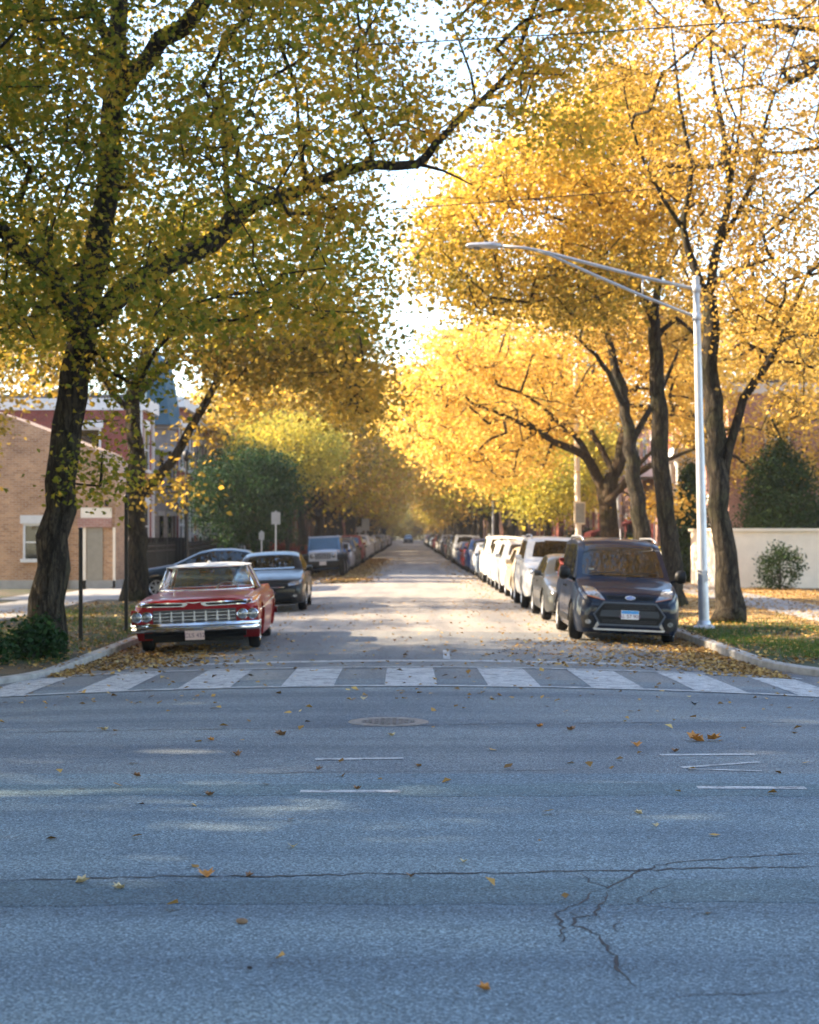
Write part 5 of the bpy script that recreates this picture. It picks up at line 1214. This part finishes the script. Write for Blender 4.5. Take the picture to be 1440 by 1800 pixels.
# ------------------------------------------------------------------ street furniture
def lamp():
    b0 = Vector((5.72, 31.9, 0)); root = empty('street_lamp', b0, 0, 'tall galvanised street lamp with bracket arm over the right side of the street', 'street lamp')
    top = P(1224, 490, 31.9) - b0
    def on(py): 
        t = (P(0, py, 31.9).z) / (P(0, 490, 31.9).z); return Vector((top.x * t, 0, top.z * t))
    MB().tube([Vector((0, 0, 0)), top * .5, top], [.108, .085, .066], 16).build('pole', M['galv'], root, True, 50)
    b = MB(); b.lathe([(.21, 0), (.21, .03), (.19, .05), (.13, .07), (.12, .14), (.11, .15)], 20)
    for a in range(4): b.lathe([(.025, .0), (.025, .07), (.001, .075)], 8, 'z', (.16 * math.cos(a * PI / 2 + .7), .16 * math.sin(a * PI / 2 + .7), .01))
    b.build('base_flange', M['galv'], root, True, 40)
    MB().lathe([(.07, .0), (.075, .01), (.06, .05), (.001, .07)], 14, 'z', tuple(top)).build('pole_cap', M['galv'], root, True)
    q = lambda x, y: P(x, y, 31.9) - b0
    MB().tube([q(1224, 508), q(1130, 487), q(1040, 464), q(960, 443), q(925, 436), q(880, 432)], [.038, .036, .034, .032, .03, .03], 10).build('upper_arm', M['galv'], root, True)
    MB().tube([q(1224, 557), q(1130, 520), q(1040, 481), q(965, 447), q(940, 440)], [.032, .03, .03, .028, .026], 10).build('lower_arm', M['galv'], root, True)
    MB().tube([q(1130, 488), q(1130, 520)], .018, 8).build('strut', M['galv'], root, True)
    b = MB()
    for py in (508, 557): c = on(py); b.lathe([(.085, -.07), (.092, -.06), (.092, .06), (.085, .07)], 16, 'z', tuple(c))
    b.build('clamp', M['galv'], root, True, 40)
    b = MB(); c = q(850, 432); vs = []
    for x, w_, h_ in ((-.34, .03, .02), (-.31, .10, .045), (-.20, .14, .06), (.0, .15, .065), (.12, .14, .075), (.20, .12, .08), (.30, .06, .055), (.34, .04, .045)):
        for k in range(12):
            a = 2 * PI * k / 12; vs.append((c.x + x, c.y + w_ * math.cos(a), c.z + (h_ if math.sin(a) > 0 else h_ * .7) * math.sin(a)))
    b.add(vs, [(i * 12 + k, i * 12 + (k + 1) % 12, (i + 1) * 12 + (k + 1) % 12, (i + 1) * 12 + k) for i in range(7) for k in range(12)] + [tuple(range(12)), tuple(84 + k for k in range(12))])
    hd = b.build('lamp_head', M['galv'], root, True, 40)
    MB().lathe([(.001, .05), (.04, .045), (.045, 0)], 12, 'z', (c.x + .05, c.y, c.z + .06)).build('photocell', M['black'], hd, True)
    MB().lathe([(.09, 0), (.085, -.02), (.05, -.045), (.001, -.055)], 16, 'z', (c.x - .12, c.y, c.z - .03)).build('lens', M['lens'], hd, True)
    MB().box(-.05, .05, -.112, -.095, .9, 1.12).build('access_cover', M['galv'], root)
lamp()
# second pole, pale, with a control box
r = empty('lamp_pole', (P(1019, 0, 63).x, 63, 0), 0, 'pale pole with a control box standing behind the dark blue van', 'pole')
MB().tube([(0, 0, 0), (-.08, 0, 3.5), (-.16, 0, 8.2)], [.14, .11, .08], 12).build('pole', M['cream'], r, True, 50)
bb = MB().box(-.22, -.02 + .22, -.20, -.10, 2.2, 3.05).build('control_box', M['cream'], r)
MB().box(-.17, .17, -.206, -.2, 2.25, 3.0).build('box_door', M['signmetal'], bb)
MB().tube([(-.16, 0, 8.0), (-1.2, 0, 8.6), (-2.4, 0, 8.75)], .035, 8).build('arm', M['cream'], r, True)
# slim far poles
for i, (px, d_, h, lb) in enumerate([(867, 92, 5.2, 'slim grey pole among the trunks on the right'), (902, 118, 5.0, 'distant thin grey pole on the right verge'), (328, 58, 4.4, 'thin black lamp post left of the dark green tree')]):
    m_ = M['blackmetal'] if px == 328 else M['galv']; x_ = P(px, 0, d_).x; r = empty('lamp_pole', (x_, d_, 0), 0, lb, 'pole')
    MB().tube([(0, 0, 0), (0, 0, h)], [.075, .05], 10).build('pole', m_, r, True, 50); MB().lathe([(.06, 0), (.13, .05), (.14, .28), (.05, .38), (.001, .4)], 12, 'z', (0, 0, h)).build('lamp_head', m_, r, True)
for i, (px, py, d_, lb) in enumerate([(222, 872, 30.6, 'black steel sign post before the second tree on the left'), (142, 930, 28.4, 'short black steel post at the left edge')]):
    x_ = P(px, 0, d_).x; z_ = P(px, py, d_).z; r = empty('steel_post', (x_, d_, 0), 0, lb, 'post'); MB().box(-.032, .032, -.02, .02, -.05, z_).build('pole', M['blackmetal'], r)
    MB().lathe([(.05, 0), (.045, .02), (.001, .03)], 10, 'z', (0, 0, z_)).build('cap', M['blackmetal'], r)
def sign(px, py, d_, w_, h_, lb, ang=0, shape='rect'):
    x_ = P(px, 0, d_).x; z_ = P(px, py, d_).z; r = empty('street_sign', (x_, d_, 0), R(ang), lb, 'sign')
    MB().box(-.025, .025, -.015, .015, 0, z_ + h_ / 2 + .05).build('post', M['galv'], r)
    b = MB(); n = 8 if shape == 'oct' else 4; b.v = []
    if shape == 'rect': b.box(-w_ / 2, w_ / 2, -.024, -.018, z_ - h_ / 2, z_ + h_ / 2)
    else:
        vs = [(w_ / 2 * math.cos(2 * PI * (k + .5) / 8), yy, z_ + w_ / 2 * math.sin(2 * PI * (k + .5) / 8)) for yy in (-.024, -.018) for k in range(8)]; b.add(vs, [tuple(range(8)), tuple(range(15, 7, -1))] + [(k, (k + 1) % 8, 8 + (k + 1) % 8, 8 + k) for k in range(8)])
    b.build('sign_panel', M['signmetal'], r)
sign(485, 911, 62, .34, .46, 'small grey sign on a post right of the dark green tree', 8)
sign(643, 922, 118, .55, .85, 'white sign on the left beyond the parked cars', 0)
sign(632, 931, 121, .4, .4, 'small cream sign left of the white one, beyond the parked cars', 0)
sign(460, 942, 63, .2, .3, 'little plaque on a thin post below the dark green crown', 0)
# overhead cables
def cable(a, b_, sag, r, lb):
    pts = [a.lerp(b_, t / 24) - Vector((0, 0, sag * 4 * (t / 24) * (1 - t / 24))) for t in range(25)]
    o = MB().tube(pts, r, 5).build('overhead_cable', M['wire'], None, True); meta(o, lb, 'cable', 'overhead cables')
cable(P(-600, 108, 24), P(1900, -12, 24), .25, .010, 'thin cable across the top of the view above the long limb')
cable(P(-500, 437, 33), P(1900, 262, 33), .2, .010, 'thin cable crossing the sky gap below the long limb')
cable(P(-200, 752, 88), P(1500, 748, 88), .25, .016, 'upper of the far cables strung across the street')
cable(P(-200, 766, 90), P(1500, 770, 90), .25, .018, 'lower of the far cables strung across the street')
cable(P(-200, 620, 62), P(1600, 560, 62), .3, .012, 'cable passing in front of the yellow maple crown')

# ------------------------------------------------------------------ buildings
def window(par, side, x, y, z, w_, h_, glassm, trim, lintel=True):
    """a sash window on a wall facing the street at x; side=+1 faces +x"""
    f = MB(); s = side; t = .07
    def bx(y0, y1, z0, z1, d0=-.04, d1=.05, b=f): b.box(min(x + s * d0, x + s * d1), max(x + s * d0, x + s * d1), y0, y1, z0, z1)
    bx(y - w_ / 2 - t, y - w_ / 2, z, z + h_); bx(y + w_ / 2, y + w_ / 2 + t, z, z + h_); bx(y - w_ / 2 - t, y + w_ / 2 + t, z + h_, z + h_ + t); bx(y - w_ / 2, y + w_ / 2, z + h_ / 2 - .025, z + h_ / 2 + .025, -.04, .04)
    o = f.build('window', trim, par)
    p = MB(); bx(y - w_ / 2, y + w_ / 2, z, z + h_, -.02, .012, p); p.build('pane', glassm, o)
    q = MB(); bx(y - w_ / 2 - .15, y + w_ / 2 + .15, z - .12, z, -.04, .12, q); q.build('sill', trim, o)
    if lintel: q = MB(); bx(y - w_ / 2 - .16, y + w_ / 2 + .16, z + h_ + t, z + h_ + t + .30, -.04, .09, q); q.build('lintel', trim, o)
    return o
def facewin(par, x, y, z, w_, h_, glassm, trim):
    """window on a wall facing the camera"""
    f = MB(); t = .07; f.box(x - w_ / 2 - t, x - w_ / 2, y - .05, y + .03, z, z + h_); f.box(x + w_ / 2, x + w_ / 2 + t, y - .05, y + .03, z, z + h_); f.box(x - w_ / 2 - t, x + w_ / 2 + t, y - .05, y + .03, z + h_, z + h_ + t); f.box(x - w_ / 2, x + w_ / 2, y - .04, y + .03, z + h_ / 2 - .025, z + h_ / 2 + .025)
    o = f.build('window', trim, par); MB().box(x - w_ / 2, x + w_ / 2, y - .012, y + .02, z, z + h_).build('pane', glassm, o)
    MB().box(x - w_ / 2 - .15, x + w_ / 2 + .15, y - .12, y + .03, z - .12, z).build('sill', trim, o); MB().box(x - w_ / 2 - .16, x + w_ / 2 + .16, y - .09, y + .03, z + h_ + t, z + h_ + t + .28).build('lintel', trim, o)
def house(label, side, xf, y0, y1, Hh, wallm, trim, floors=2, depth=9, bays=3, stair=True, z0=.6, cornice=True, roofm=None, door=True, facewins=True):
    """side -1: on the left, its front facing +x at x = xf"""
    s = -side; root = empty('brick_house', (xf, (y0 + y1) / 2, 0), 0, label, 'house'); ox, oy = xf, (y0 + y1) / 2
    def B(): return MB()
    def fin(b, nm, m, par=root):
        b.v = [(x - ox, y - oy, z) for x, y, z in b.v]; return b.build(nm, m, par)
    x_in = xf + side * depth; fin(B().box(min(xf, x_in), max(xf, x_in), y0, y1, -.1, Hh), 'wall', wallm)
    if cornice: fin(B().box(min(xf - side * .28, x_in), max(xf - side * .28, x_in), y0 - .05, y1 + .05, Hh + .002, Hh + .45), 'cornice', trim); fin(B().box(min(xf, x_in) + .2, max(xf, x_in) - .2, y0 + .2, y1 - .2, Hh + .452, Hh + .6), 'roof', roofm or M['roof_dark'])
    else:
        b = B(); xm = (xf + x_in) / 2; e = .3; xa, xb = min(xf, x_in) - e, max(xf, x_in) + e
        b.add([(xa, y0 - e, Hh + .002), (xb, y0 - e, Hh + .002), (xb, y1 + e, Hh + .002), (xa, y1 + e, Hh + .002), (xm, y0 + 1.5, Hh + 3), (xm, y1 - 1.5, Hh + 3)], [(0, 1, 4), (1, 2, 5, 4), (2, 3, 5), (3, 0, 4, 5), (3, 2, 1, 0)]); fin(b, 'roof', roofm or M['roof_dark'])
    fin(B().box(min(xf, xf + s * .06), max(xf, xf + s * .06), y0 + .01, y1 - .01, -.1, z0), 'plinth', M['stone'])
    fh = (Hh - z0) / floors; by = (y1 - y0) / bays; lr = empty('tmp')
    root_off = Vector((ox, oy, 0))
    for fl in range(floors):
        for k in range(bays):
            yc = y0 + by * (k + .5); z = z0 + fl * fh + .75
            if fl == 0 and door and k == 0:
                b = B(); b.box(min(xf, xf + s * .05), max(xf, xf + s * .05), yc - .6, yc + .6, z0, z0 + 2.5); dr = fin(b, 'door_frame', trim)
                b = B(); b.box(min(xf, xf + s * .07), max(xf, xf + s * .07), yc - .45, yc + .45, z0 + .02, z0 + 2.15); fin(b, 'door', M['brick_dark'] if False else M['awning'])
                continue
            window(root, s, 0, yc - oy, z, .95, fh * .52, M['glass'], trim)
    if facewins:
        for fl in range(floors):
            for k in range(2): facewin(root, (xf + side * (2 + 3.2 * k)) - ox, y0 - oy, z0 + fl * fh + .8, .9, fh * .48, M['glass'], trim)
    if stair:
        yc = y0 + by * .5; b = B(); nst = 5; 
        for k in range(nst):
            xa = xf + s * (.1 + .3 * k); xb = xf + s * (.1 + .3 * (k + 1)); zz = z0 * (1 - k / nst); b.box(min(xa, xb), max(xa, xb), yc - .7, yc + .7, -.05, zz)
        fin(b, 'steps', M['stone']); b = B()
        for e in (-.7, .7):
            b.tube([(xf + s * .1, yc + e, z0 + .9), (xf + s * 1.65, yc + e, .95)], .025, 6)
            for k in range(6): t = k / 5; b.tube([(xf + s * (.1 + 1.55 * t), yc + e, z0 * (1 - t)), (xf + s * (.1 + 1.55 * t), yc + e, (z0 + .9) * (1 - t) + .95 * t)], .014, 5)
        fin(b, 'railing', M['blackmetal'])
    bpy.data.objects.remove(lr); return root
# left: tan brick garage by the alley
g0 = P(203, 0, 55).x; root = empty('brick_garage', (g0, 55, 0), 0, 'tan brick garage with a grey roller door at the left edge', 'garage')
b = MB(); b.box(-4.2, 0, 0, 5.5, -.05, 2.42); b.add([(-4.2, 0, 2.42), (0, 0, 2.42), (0, 0, 3.6), (-.75, 0, 4.7), (-4.2, 0, 6.0), (-4.2, 5.5, 2.42), (0, 5.5, 2.42), (0, 5.5, 3.6), (-.75, 5.5, 4.7), (-4.2, 5.5, 6.0)], [(0, 1, 2, 3, 4), (9, 8, 7, 6, 5), (1, 6, 7, 2), (2, 7, 8, 3), (3, 8, 9, 4), (5, 0, 4, 9)])
b.build('wall', M['brick_tan'], root)
MB().box(-1.24, -.12, -.10, .0, 2.05, 2.36).build('lintel', M['brick_pink'], root); MB().box(-1.15, -.12, -.06, -.002, 2.36, 2.7).build('band', M['cream'], root)
dr = MB().box(-.95, -.42, -.03, -.004, -.02, 2.05); dr.build('garage_door', M['door_grey'], root); b = MB()
for k in range(14): b.box(-.94, -.43, -.045, -.031, .06 + k * .14, .075 + k * .14)
b.build('door_slat', M['door_grey'], root); b = MB(); b.box(-1.15, -.98, -.05, -.003, -.02, 2.05); b.box(-.08, .0, -.05, -.003, -.02, 2.05); b.build('door_jamb', M['cream'], root)
facewin(root, -2.6, 0, 1.0, .8, 1.1, M['glass'], M['white'])
MB().tube([(-1.62, -.09, 0), (-1.62, -.09, 3.0)], .045, 8).build('drainpipe', M['galv'], root, True)
MB().box(-4.25, .03, -.05, 5.55, -.06, .28).build('plinth', M['stone'], root)
b = MB(); b.box(-.34, -.22, -.14, -.06, 2.0, 2.2) if False else b.box(-.32, -.22, -.20, -.05, 2.75, 2.95); b.build('wall_lamp', M['blackmetal'], root)
# red house with white corner boards beyond the garage
hA = house('red brick house with white corner boards beyond the tan garage', -1, -10.35, 63.5, 66.6, 6.6, M['brick_red'], M['white'], 2, 7, 1, False, door=False)
b = MB(); b.box(-.02, .10, 1.40, 1.56, 0, 6.6); b.box(-.02, .10, -1.55, -1.40, 0, 6.6); b.box(-.30, .08, -1.60, -1.552, 0, 6.6); b.box(-1.2, .10, -1.62, -1.552, 3.0, 3.3); b.build('corner_board', M['white'], hA)
# grey stone turret with teal roof
tx, ty = P(262, 0, 71).x, 71.5; root = empty('turret_house', (tx, ty, 0), 0, 'grey stone turret house with a steep teal slate roof', 'house')
MB().box(-6, -1.05, -.6, 8, -.1, 6.6).build('wall', M['stone_grey'], root)
MB().lathe([(1.12, -.1), (1.12, 6.3), (1.22, 6.35), (1.22, 6.5)], 8).build('turret_wall', M['stone_grey'], root)
MB().lathe([(1.36, 6.5), (1.30, 6.7), (1.05, 8.3), (.88, 9.2), (.001, 9.9)], 8).build('roof', M['roof_teal'], root)
for z in (1.2, 4.0):
    for a in (-90, -45, 0):
        w1 = MB(); w1.box(-.3, .3, -.02, .02, 0, 1.4); o = w1.build('window', M['glass'], root); q = R(a); o.location = (1.05 * math.cos(q), 1.05 * math.sin(q), z); o.rotation_euler = (0, 0, q + PI / 2)
        MB().box(-.4, .4, -.05, .05, 1.4, 1.6).build('lintel', M['stone'], o)
# red row house with white window heads
house('red brick row house with paired white window heads beyond the turret', -1, -10.45, 75, 80, 7.6, M['brick_red'], M['white'], 2, 9, 4, False, door=False)
house('dark brick house behind the white stair', -1, -10.6, 80.4, 87, 7.2, M['brick_dark'], M['stone'], 2, 9, 3, False, roofm=M['roof_teal'])
# white wooden stair
root = empty('wooden_stair', (-9.3, 80.8, 0), 0, 'white wooden porch stair with railings before the dark brick house', 'stair'); b = MB(); rl = MB()
for k in range(10):
    y_, z_ = 0 + k * .0, 0
    x0 = -1.25 + .28 * k; zz = 1.9 * (1 - k / 10); b.box(x0, x0 + .28, -.6, .6, zz - .05, zz)
b.box(-1.25, 1.55, -.64, -.60, -.0, .02); b.build('tread', M['white'], root)
for e in (-.62, .62):
    rl.tube([(-1.25, e, 2.85), (1.5, e, 1.0)], .045, 6); rl.tube([(-1.25, e, 1.95), (1.5, e, .12)], .05, 6)
    for k in range(11): t = k / 10; x_ = -1.25 + 2.75 * t; rl.tube([(x_, e, 1.9 * (1 - t)), (x_, e, 2.85 - 1.85 * t)], .025, 5)
rl.build('railing', M['white'], root)
specsL = [(88, 97, 7.8, 'brick_red', 'white'), (98.5, 107, 8.0, 'brick_dark', 'stone'), (109, 118, 7.6, 'brick_red', 'stone'), (120, 130, 8.2, 'brick_tan', 'stone'), (133, 150, 8, 'brick_dark', 'stone'), (153, 175, 8, 'brick_red', 'white'), (180, 215, 8, 'brick_dark', 'stone'), (220, 280, 8, 'brick_dark', 'stone'), (285, 360, 8, 'brick_red', 'stone'), (365, 480, 8, 'brick_dark', 'stone')]
cn_ = {'brick_red': 'red brick', 'brick_dark': 'dark brick', 'brick_tan': 'tan brick', 'brick_pink': 'pink brick'}
for i, (a, b_, h_, wm, tm) in enumerate(specsL): house('%s house behind the left street trees, %s past the white stair' % (cn_[wm], ORD[i]), -1, -11.2, a, b_, h_, M[wm], M[tm], 2, 10, 3, True)
specsR = [(68, 76, 7.6, 'brick_pink', 'white'), (77.5, 86, 8.0, 'brick_red', 'cream'), (87.5, 96, 7.8, 'brick_pink', 'white'), (98, 108, 8, 'brick_dark', 'stone'), (110, 121, 8, 'brick_red', 'cream'), (124, 140, 8, 'brick_pink', 'white'), (145, 170, 8, 'brick_red', 'cream'), (176, 215, 8, 'brick_dark', 'stone'), (220, 280, 8, 'brick_pink', 'stone'), (285, 360, 8, 'brick_dark', 'stone'), (365, 480, 8, 'brick_red', 'stone')]
for i, (a, b_, h_, wm, tm) in enumerate(specsR):
    hr = house('%s house behind the right street trees, %s past the columnar conifer' % (cn_[wm], ORD[i]), 1, 13.2, a, b_, h_, M[wm], M[tm], 2, 10, 3, True)
    if i in (0, 2):
        bp = MB()
        for yy in (-3.2, -1.2, .8): bp.lathe([(.22, .0), (.22, .25), (.16, .3), (.14, 4.6), (.2, 4.7), (.22, 4.9)], 14, 'z', (-1.9, yy, 0))
        bp.build('column', M['white'], hr, True, 40); MB().box(-2.2, -.01, -3.6, 1.2, 4.9, 5.4).build('porch_roof', M['white'], hr)
# red canopy
o = MB().add([(10.6, 96, 1.9), (13.1, 96, 2.6), (13.1, 99.5, 2.6), (10.6, 99.5, 1.9), (10.6, 96, 1.6), (10.6, 99.5, 1.6), (13.1, 96, 2.5), (13.1, 99.5, 2.5)], [(0, 1, 2, 3), (4, 0, 3, 5), (4, 6, 1, 0), (5, 3, 2, 7), (4, 5, 7, 6)]).build('awning', M['awning'], None); meta(o, 'dull red canvas canopy low among the right hand trunks', 'awning')
# cream rendered outbuilding on the right
root = empty('rendered_outbuilding', (11.9, 56, 0), 0, 'bright cream rendered wall of a low building at the right edge', 'building')
MB().box(-1.45, 6, 0, 5, -.05, 1.92).build('wall', M['cream'], root); MB().box(-1.53, 6.1, -.08, 5.1, 1.922, 2.02).build('coping', M['cream'], root)
# iron fence on the left
root = empty('iron_fence', (-8.35, 52, 0), 0, 'black iron fence running along the left pavement', 'fence'); b = MB(); Lf = 56
for z in (.18, 1.25, 1.42): b.box(-.02, .02, 0, Lf, z, z + .035)
b.build('rail', M['blackmetal'], root); b = MB()
for k in range(int(Lf / .13)): b.box(-.009, .009, k * .13, k * .13 + .018, .0, 1.55)
b.build('picket', M['blackmetal'], root)
for k in range(0, 24): MB().box(-.04, .04, -.04, .04, 0, 1.68).build('post', M['blackmetal'], root).location = (0, k * 2.4, 0)
# black board gate / bins enclosure behind the side-on car
root = empty('board_fence', (-8.9, 53.0, 0), 0, 'dark board fence between the tan garage and the iron fence', 'fence'); b = MB()
for k in range(16): b.box(-.9 + k * .12, -.79 + k * .12, 6 , 6.03, 0, 1.7)
b.build('board', M['black'], root); MB().box(-.9, 1.0, 6.032, 6.07, .3, .4).build('rail', M['black'], root)

# ------------------------------------------------------------------ fallen leaves, grass
gl = np.random.default_rng(77)
def verge_in(x, y):
    if x < 0:
        if y > YL: return x < XL
        if y < YL - RL: return False
        if x < XL - RL: return True
        return (x - (XL - RL)) ** 2 + (y - YL) ** 2 < RL ** 2 and False or (math.hypot(x - (XL - RL), y - YL) < RL)
    if y > YR: return x > XR
    if y < YR - RR: return False
    if x > XR + RR: return True
    return math.hypot(x - (XR + RR), y - YR) < RR
def litter(pts, sizes, name, m=M['litter'], tmpl=KITE, lift=.012):
    C = []
    for x, y in pts: C.append((x, y, (0.002 if verge_in(x, y) else road_z(x, y)) + lift * gl.uniform(.5, 1.6)))
    C = np.array(C); n = len(C); k = len(tmpl); a = gl.uniform(0, 2 * PI, n); nrm = np.stack([gl.normal(0, .28, n), gl.normal(0, .28, n), np.ones(n)], 1); nrm /= np.linalg.norm(nrm, axis=1, keepdims=True)
    A = np.stack([np.cos(a), np.sin(a), np.zeros(n)], 1); A -= nrm * (A * nrm).sum(1, keepdims=True); A /= np.linalg.norm(A, axis=1, keepdims=True); Bv = np.cross(A, nrm)
    s = np.array(sizes)[:, None, None]; cv = gl.uniform(-1, 2.5, (n, 1, 1)); T = tmpl[None]
    V = C[:, None] + s * (T[..., 0:1] * Bv[:, None] + T[..., 1:2] * A[:, None] + T[..., 2:3] * cv * nrm[:, None]); V = V.reshape(-1, 3)
    F = np.arange(n * k).reshape(n, k); V[:, 2] = np.maximum(V[:, 2], 0) * 0 + V[:, 2]
    o = link(name, fastmesh(name, V, F, np.clip(gl.normal(.45, .25, n), 0, 1), m)); return meta(o, kind='stuff')
pts = []
def add(n, fx, fy):
    for _ in range(n): pts.append((fx(), fy()))
U, NO = gl.uniform, gl.normal
add(2600, lambda: XL + abs(NO(0, .32)), lambda: U(21.5, 36)); add(1500, lambda: XL + .5 + abs(NO(0, .8)), lambda: U(22.5, 28))
add(3400, lambda: XR - abs(NO(0, .55)), lambda: U(21.5, 36)); add(1500, lambda: XR - abs(NO(0, 1.3)), lambda: U(22, 30)); add(500, lambda: U(1.5, 5), lambda: U(22.5, 29))
add(900, lambda: U(-4.7, 5), lambda: U(22.3, 45)); add(260, lambda: U(-5, 6), lambda: U(17, 23)); add(130, lambda: U(-5, 6), lambda: U(11, 18)); add(28, lambda: U(-3.4, 3.4), lambda: U(6.6, 11))
add(3600, lambda: U(-9.5, XL), lambda: U(22, 44)); add(4500, lambda: U(XR, 13), lambda: U(23, 33)); add(11000, lambda: U(XR, 13), lambda: U(33, 62)); 
for y0 in range(36, 130, 6):
    add(420, lambda: XL + abs(NO(0, .5)), lambda: U(y0, y0 + 6)); add(380, lambda: XR - abs(NO(0, .5)), lambda: U(y0, y0 + 6))
add(9000, lambda: -2.5 + NO(0, .55), lambda: U(62, 125)); add(700, lambda: 2.6 + NO(0, .5), lambda: U(30, 110))
a_ = np.array(pts); litter(pts, np.where(a_[:, 1] > 60, U(.09, .15, len(pts)), U(.045, .095, len(pts))), 'leaf_litter')
# grass blades on the verges near the corner
gp = []
for _ in range(15000): gp.append((U(XR + .2, 8.4), 24.2 + abs(NO(0, 5))))
for _ in range(9000): gp.append((U(-8.4, XL - .2), U(23, 42)))
gp = [p for p in gp if verge_in(*p)]; gp = np.array(gp); dens = (np.sin(gp[:, 0] * 1.9 + 1) * np.sin(gp[:, 1] * .8) + gl.normal(0, .5, len(gp))) > -.25; gp = gp[dens]; n = len(gp)
h_ = U(.04, .11, n); a = U(0, 2 * PI, n); V = np.zeros((n, 3, 3)); V[:, 0] = np.stack([gp[:, 0] - .006 * np.cos(a), gp[:, 1] - .006 * np.sin(a), np.zeros(n) - .01], 1); V[:, 1] = np.stack([gp[:, 0] + .006 * np.cos(a), gp[:, 1] + .006 * np.sin(a), np.zeros(n) - .01], 1)
V[:, 2] = np.stack([gp[:, 0] + NO(0, .03, n), gp[:, 1] + NO(0, .03, n), h_], 1)
meta(link('grass', fastmesh('grass', V.reshape(-1, 3), np.arange(n * 3).reshape(n, 3), U(0, 1, n), M['blade'])), 'thin green grass growing on the verges', 'grass', kind='stuff')
# single leaves lying on the crossing road
def fallen(px, py, size, tone, lb, curl=1.0, pieces=1):
    size *= .8
    p = G(px, py); mm = {'orange': M['leaf_orange'], 'brown': M['leaf_drybrown'], 'pale': M['leaf_pale'], 'dark': M['leaf_dark']}[tone]
    b = MB(); rr = random.Random(px * 7 + py)
    for k in range(pieces):
        a = rr.uniform(0, 6.28); ox, oy = (rr.gauss(0, size * .5), rr.gauss(0, size * .35)) if k else (0, 0); t = [(x, y - .5, abs(x) * .7 * curl + max(0, y - .4) * .4 * curl) for x, y, z in LOBE.tolist()]
        vs = [(ox + size * (x * math.cos(a) - y * math.sin(a)), oy + size * (x * math.sin(a) + y * math.cos(a)), .004 + .01 * k + size * z) for x, y, z in t]
        c = len(b.v); b.v += [(ox, oy, .004 + .01 * k)] + vs; b.f += [(c, c + 1 + i, c + 1 + (i + 1) % 12) for i in range(12)]
    o = b.build('fallen_leaf', mm); o.location = (p.x, p.y, p.z); meta(o, lb, 'leaf', 'fallen leaves on the crossing road'); return o
for nm, c in (('leaf_orange', (.42, .18, .03)), ('leaf_drybrown', (.20, .10, .04)), ('leaf_pale', (.48, .38, .20)), ('leaf_dark', (.03, .022, .018))): M[nm] = simple(nm, c, .7, var=.35, scale=40)
FL = [(515, 1491, .085, 'pale', 'pale curled leaf on the blue grey road, lower centre left'), (362, 1541, .11, 'orange', 'crumpled orange leaf lying on the long crack'), (722, 1543, .07, 'brown', 'brown leaf lying just below the long crack at the centre'), (850, 1741, .07, 'orange', 'orange leaf nearest the bottom of the view'),
      (408, 1543, .04, 'dark', 'tiny dark leaf on the crack right of the orange one'), (440, 1541, .06, 'brown', 'flat brown leaf on the long crack, left of centre'), (438, 1705, .035, 'dark', 'small black fleck low on the left'), (1122, 1431, .07, 'pale', 'pale brown leaf right of centre beyond the long crack'),
      (1152, 1453, .055, 'pale', 'small whitish leaf just below the pale brown one on the right'), (627, 1388, .08, 'brown', 'brown leaf resting on the nearest centre dash'), (367, 1399, .09, 'brown', 'brown curled leaf left of the nearest dash'), (240, 1365, .08, 'brown', 'dry leaf at the far left below the light streaks'),
      (415, 1328, .11, 'brown', 'reddish brown leaf left of the upper centre dash'), (492, 1293, .14, 'brown', 'long brown leaf left of the manhole'), (370, 1302, .08, 'orange', 'small rust leaf between the left seam and the crossing'), (1225, 1303, .16, 'orange', 'large heap like orange leaf near the right lane mark'),
      (1186, 1322, .09, 'brown', 'brown leaf just left of the right lane mark'), (1118, 1312, .12, 'orange', 'bright ochre leaf right of centre above the lane mark'), (1222, 1240, .12, 'dark', 'dark crumpled leaf below the right end of the crosswalk'), (1005, 1284, .11, 'brown', 'brown leaf below the light streak right of centre'),
      (145, 1552, .09, 'pale', 'greenish pale leaf at the left edge on the crack'), (208, 1563, .08, 'pale', 'faint flattened leaf below the crack at left'), (815, 1517, .06, 'pale', 'tiny pale leaf above the crack near the centre'), (950, 1278, .09, 'orange', 'yellow brown leaf just under the seam, centre right'),
      (562, 1353, .07, 'brown', 'small brown leaf under the upper centre dash'), (690, 1294, .09, 'pale', 'pale yellow leaf under the manhole'), (185, 1284, .09, 'pale', 'whitish leaf on the seam at the far left'), (640, 1230, .1, 'pale', 'pale leaf just below the crosswalk centre'), (735, 1348, .07, 'brown', 'thin brown leaf right of the upper centre dash')]
for f_ in FL: fallen(*f_, pieces=3 if f_[2] >= .15 else 1)
p = G(425, 1624); b = MB(); b.lathe([(.001, -.035), (.012, -.032), (.019, -.01), (.019, .01), (.012, .03), (.001, .036)], 12, 'x', (0, 0, .018)); o = b.build('pebble', simple('tan_stone', (.20, .13, .08), .9, var=.3, scale=40), None, True); o.location = p; o.scale = (.75, .75, .7); o.rotation_euler = (0, .1, R(15)); meta(o, 'tan oblong pebble on the near asphalt, lower left', 'pebble')
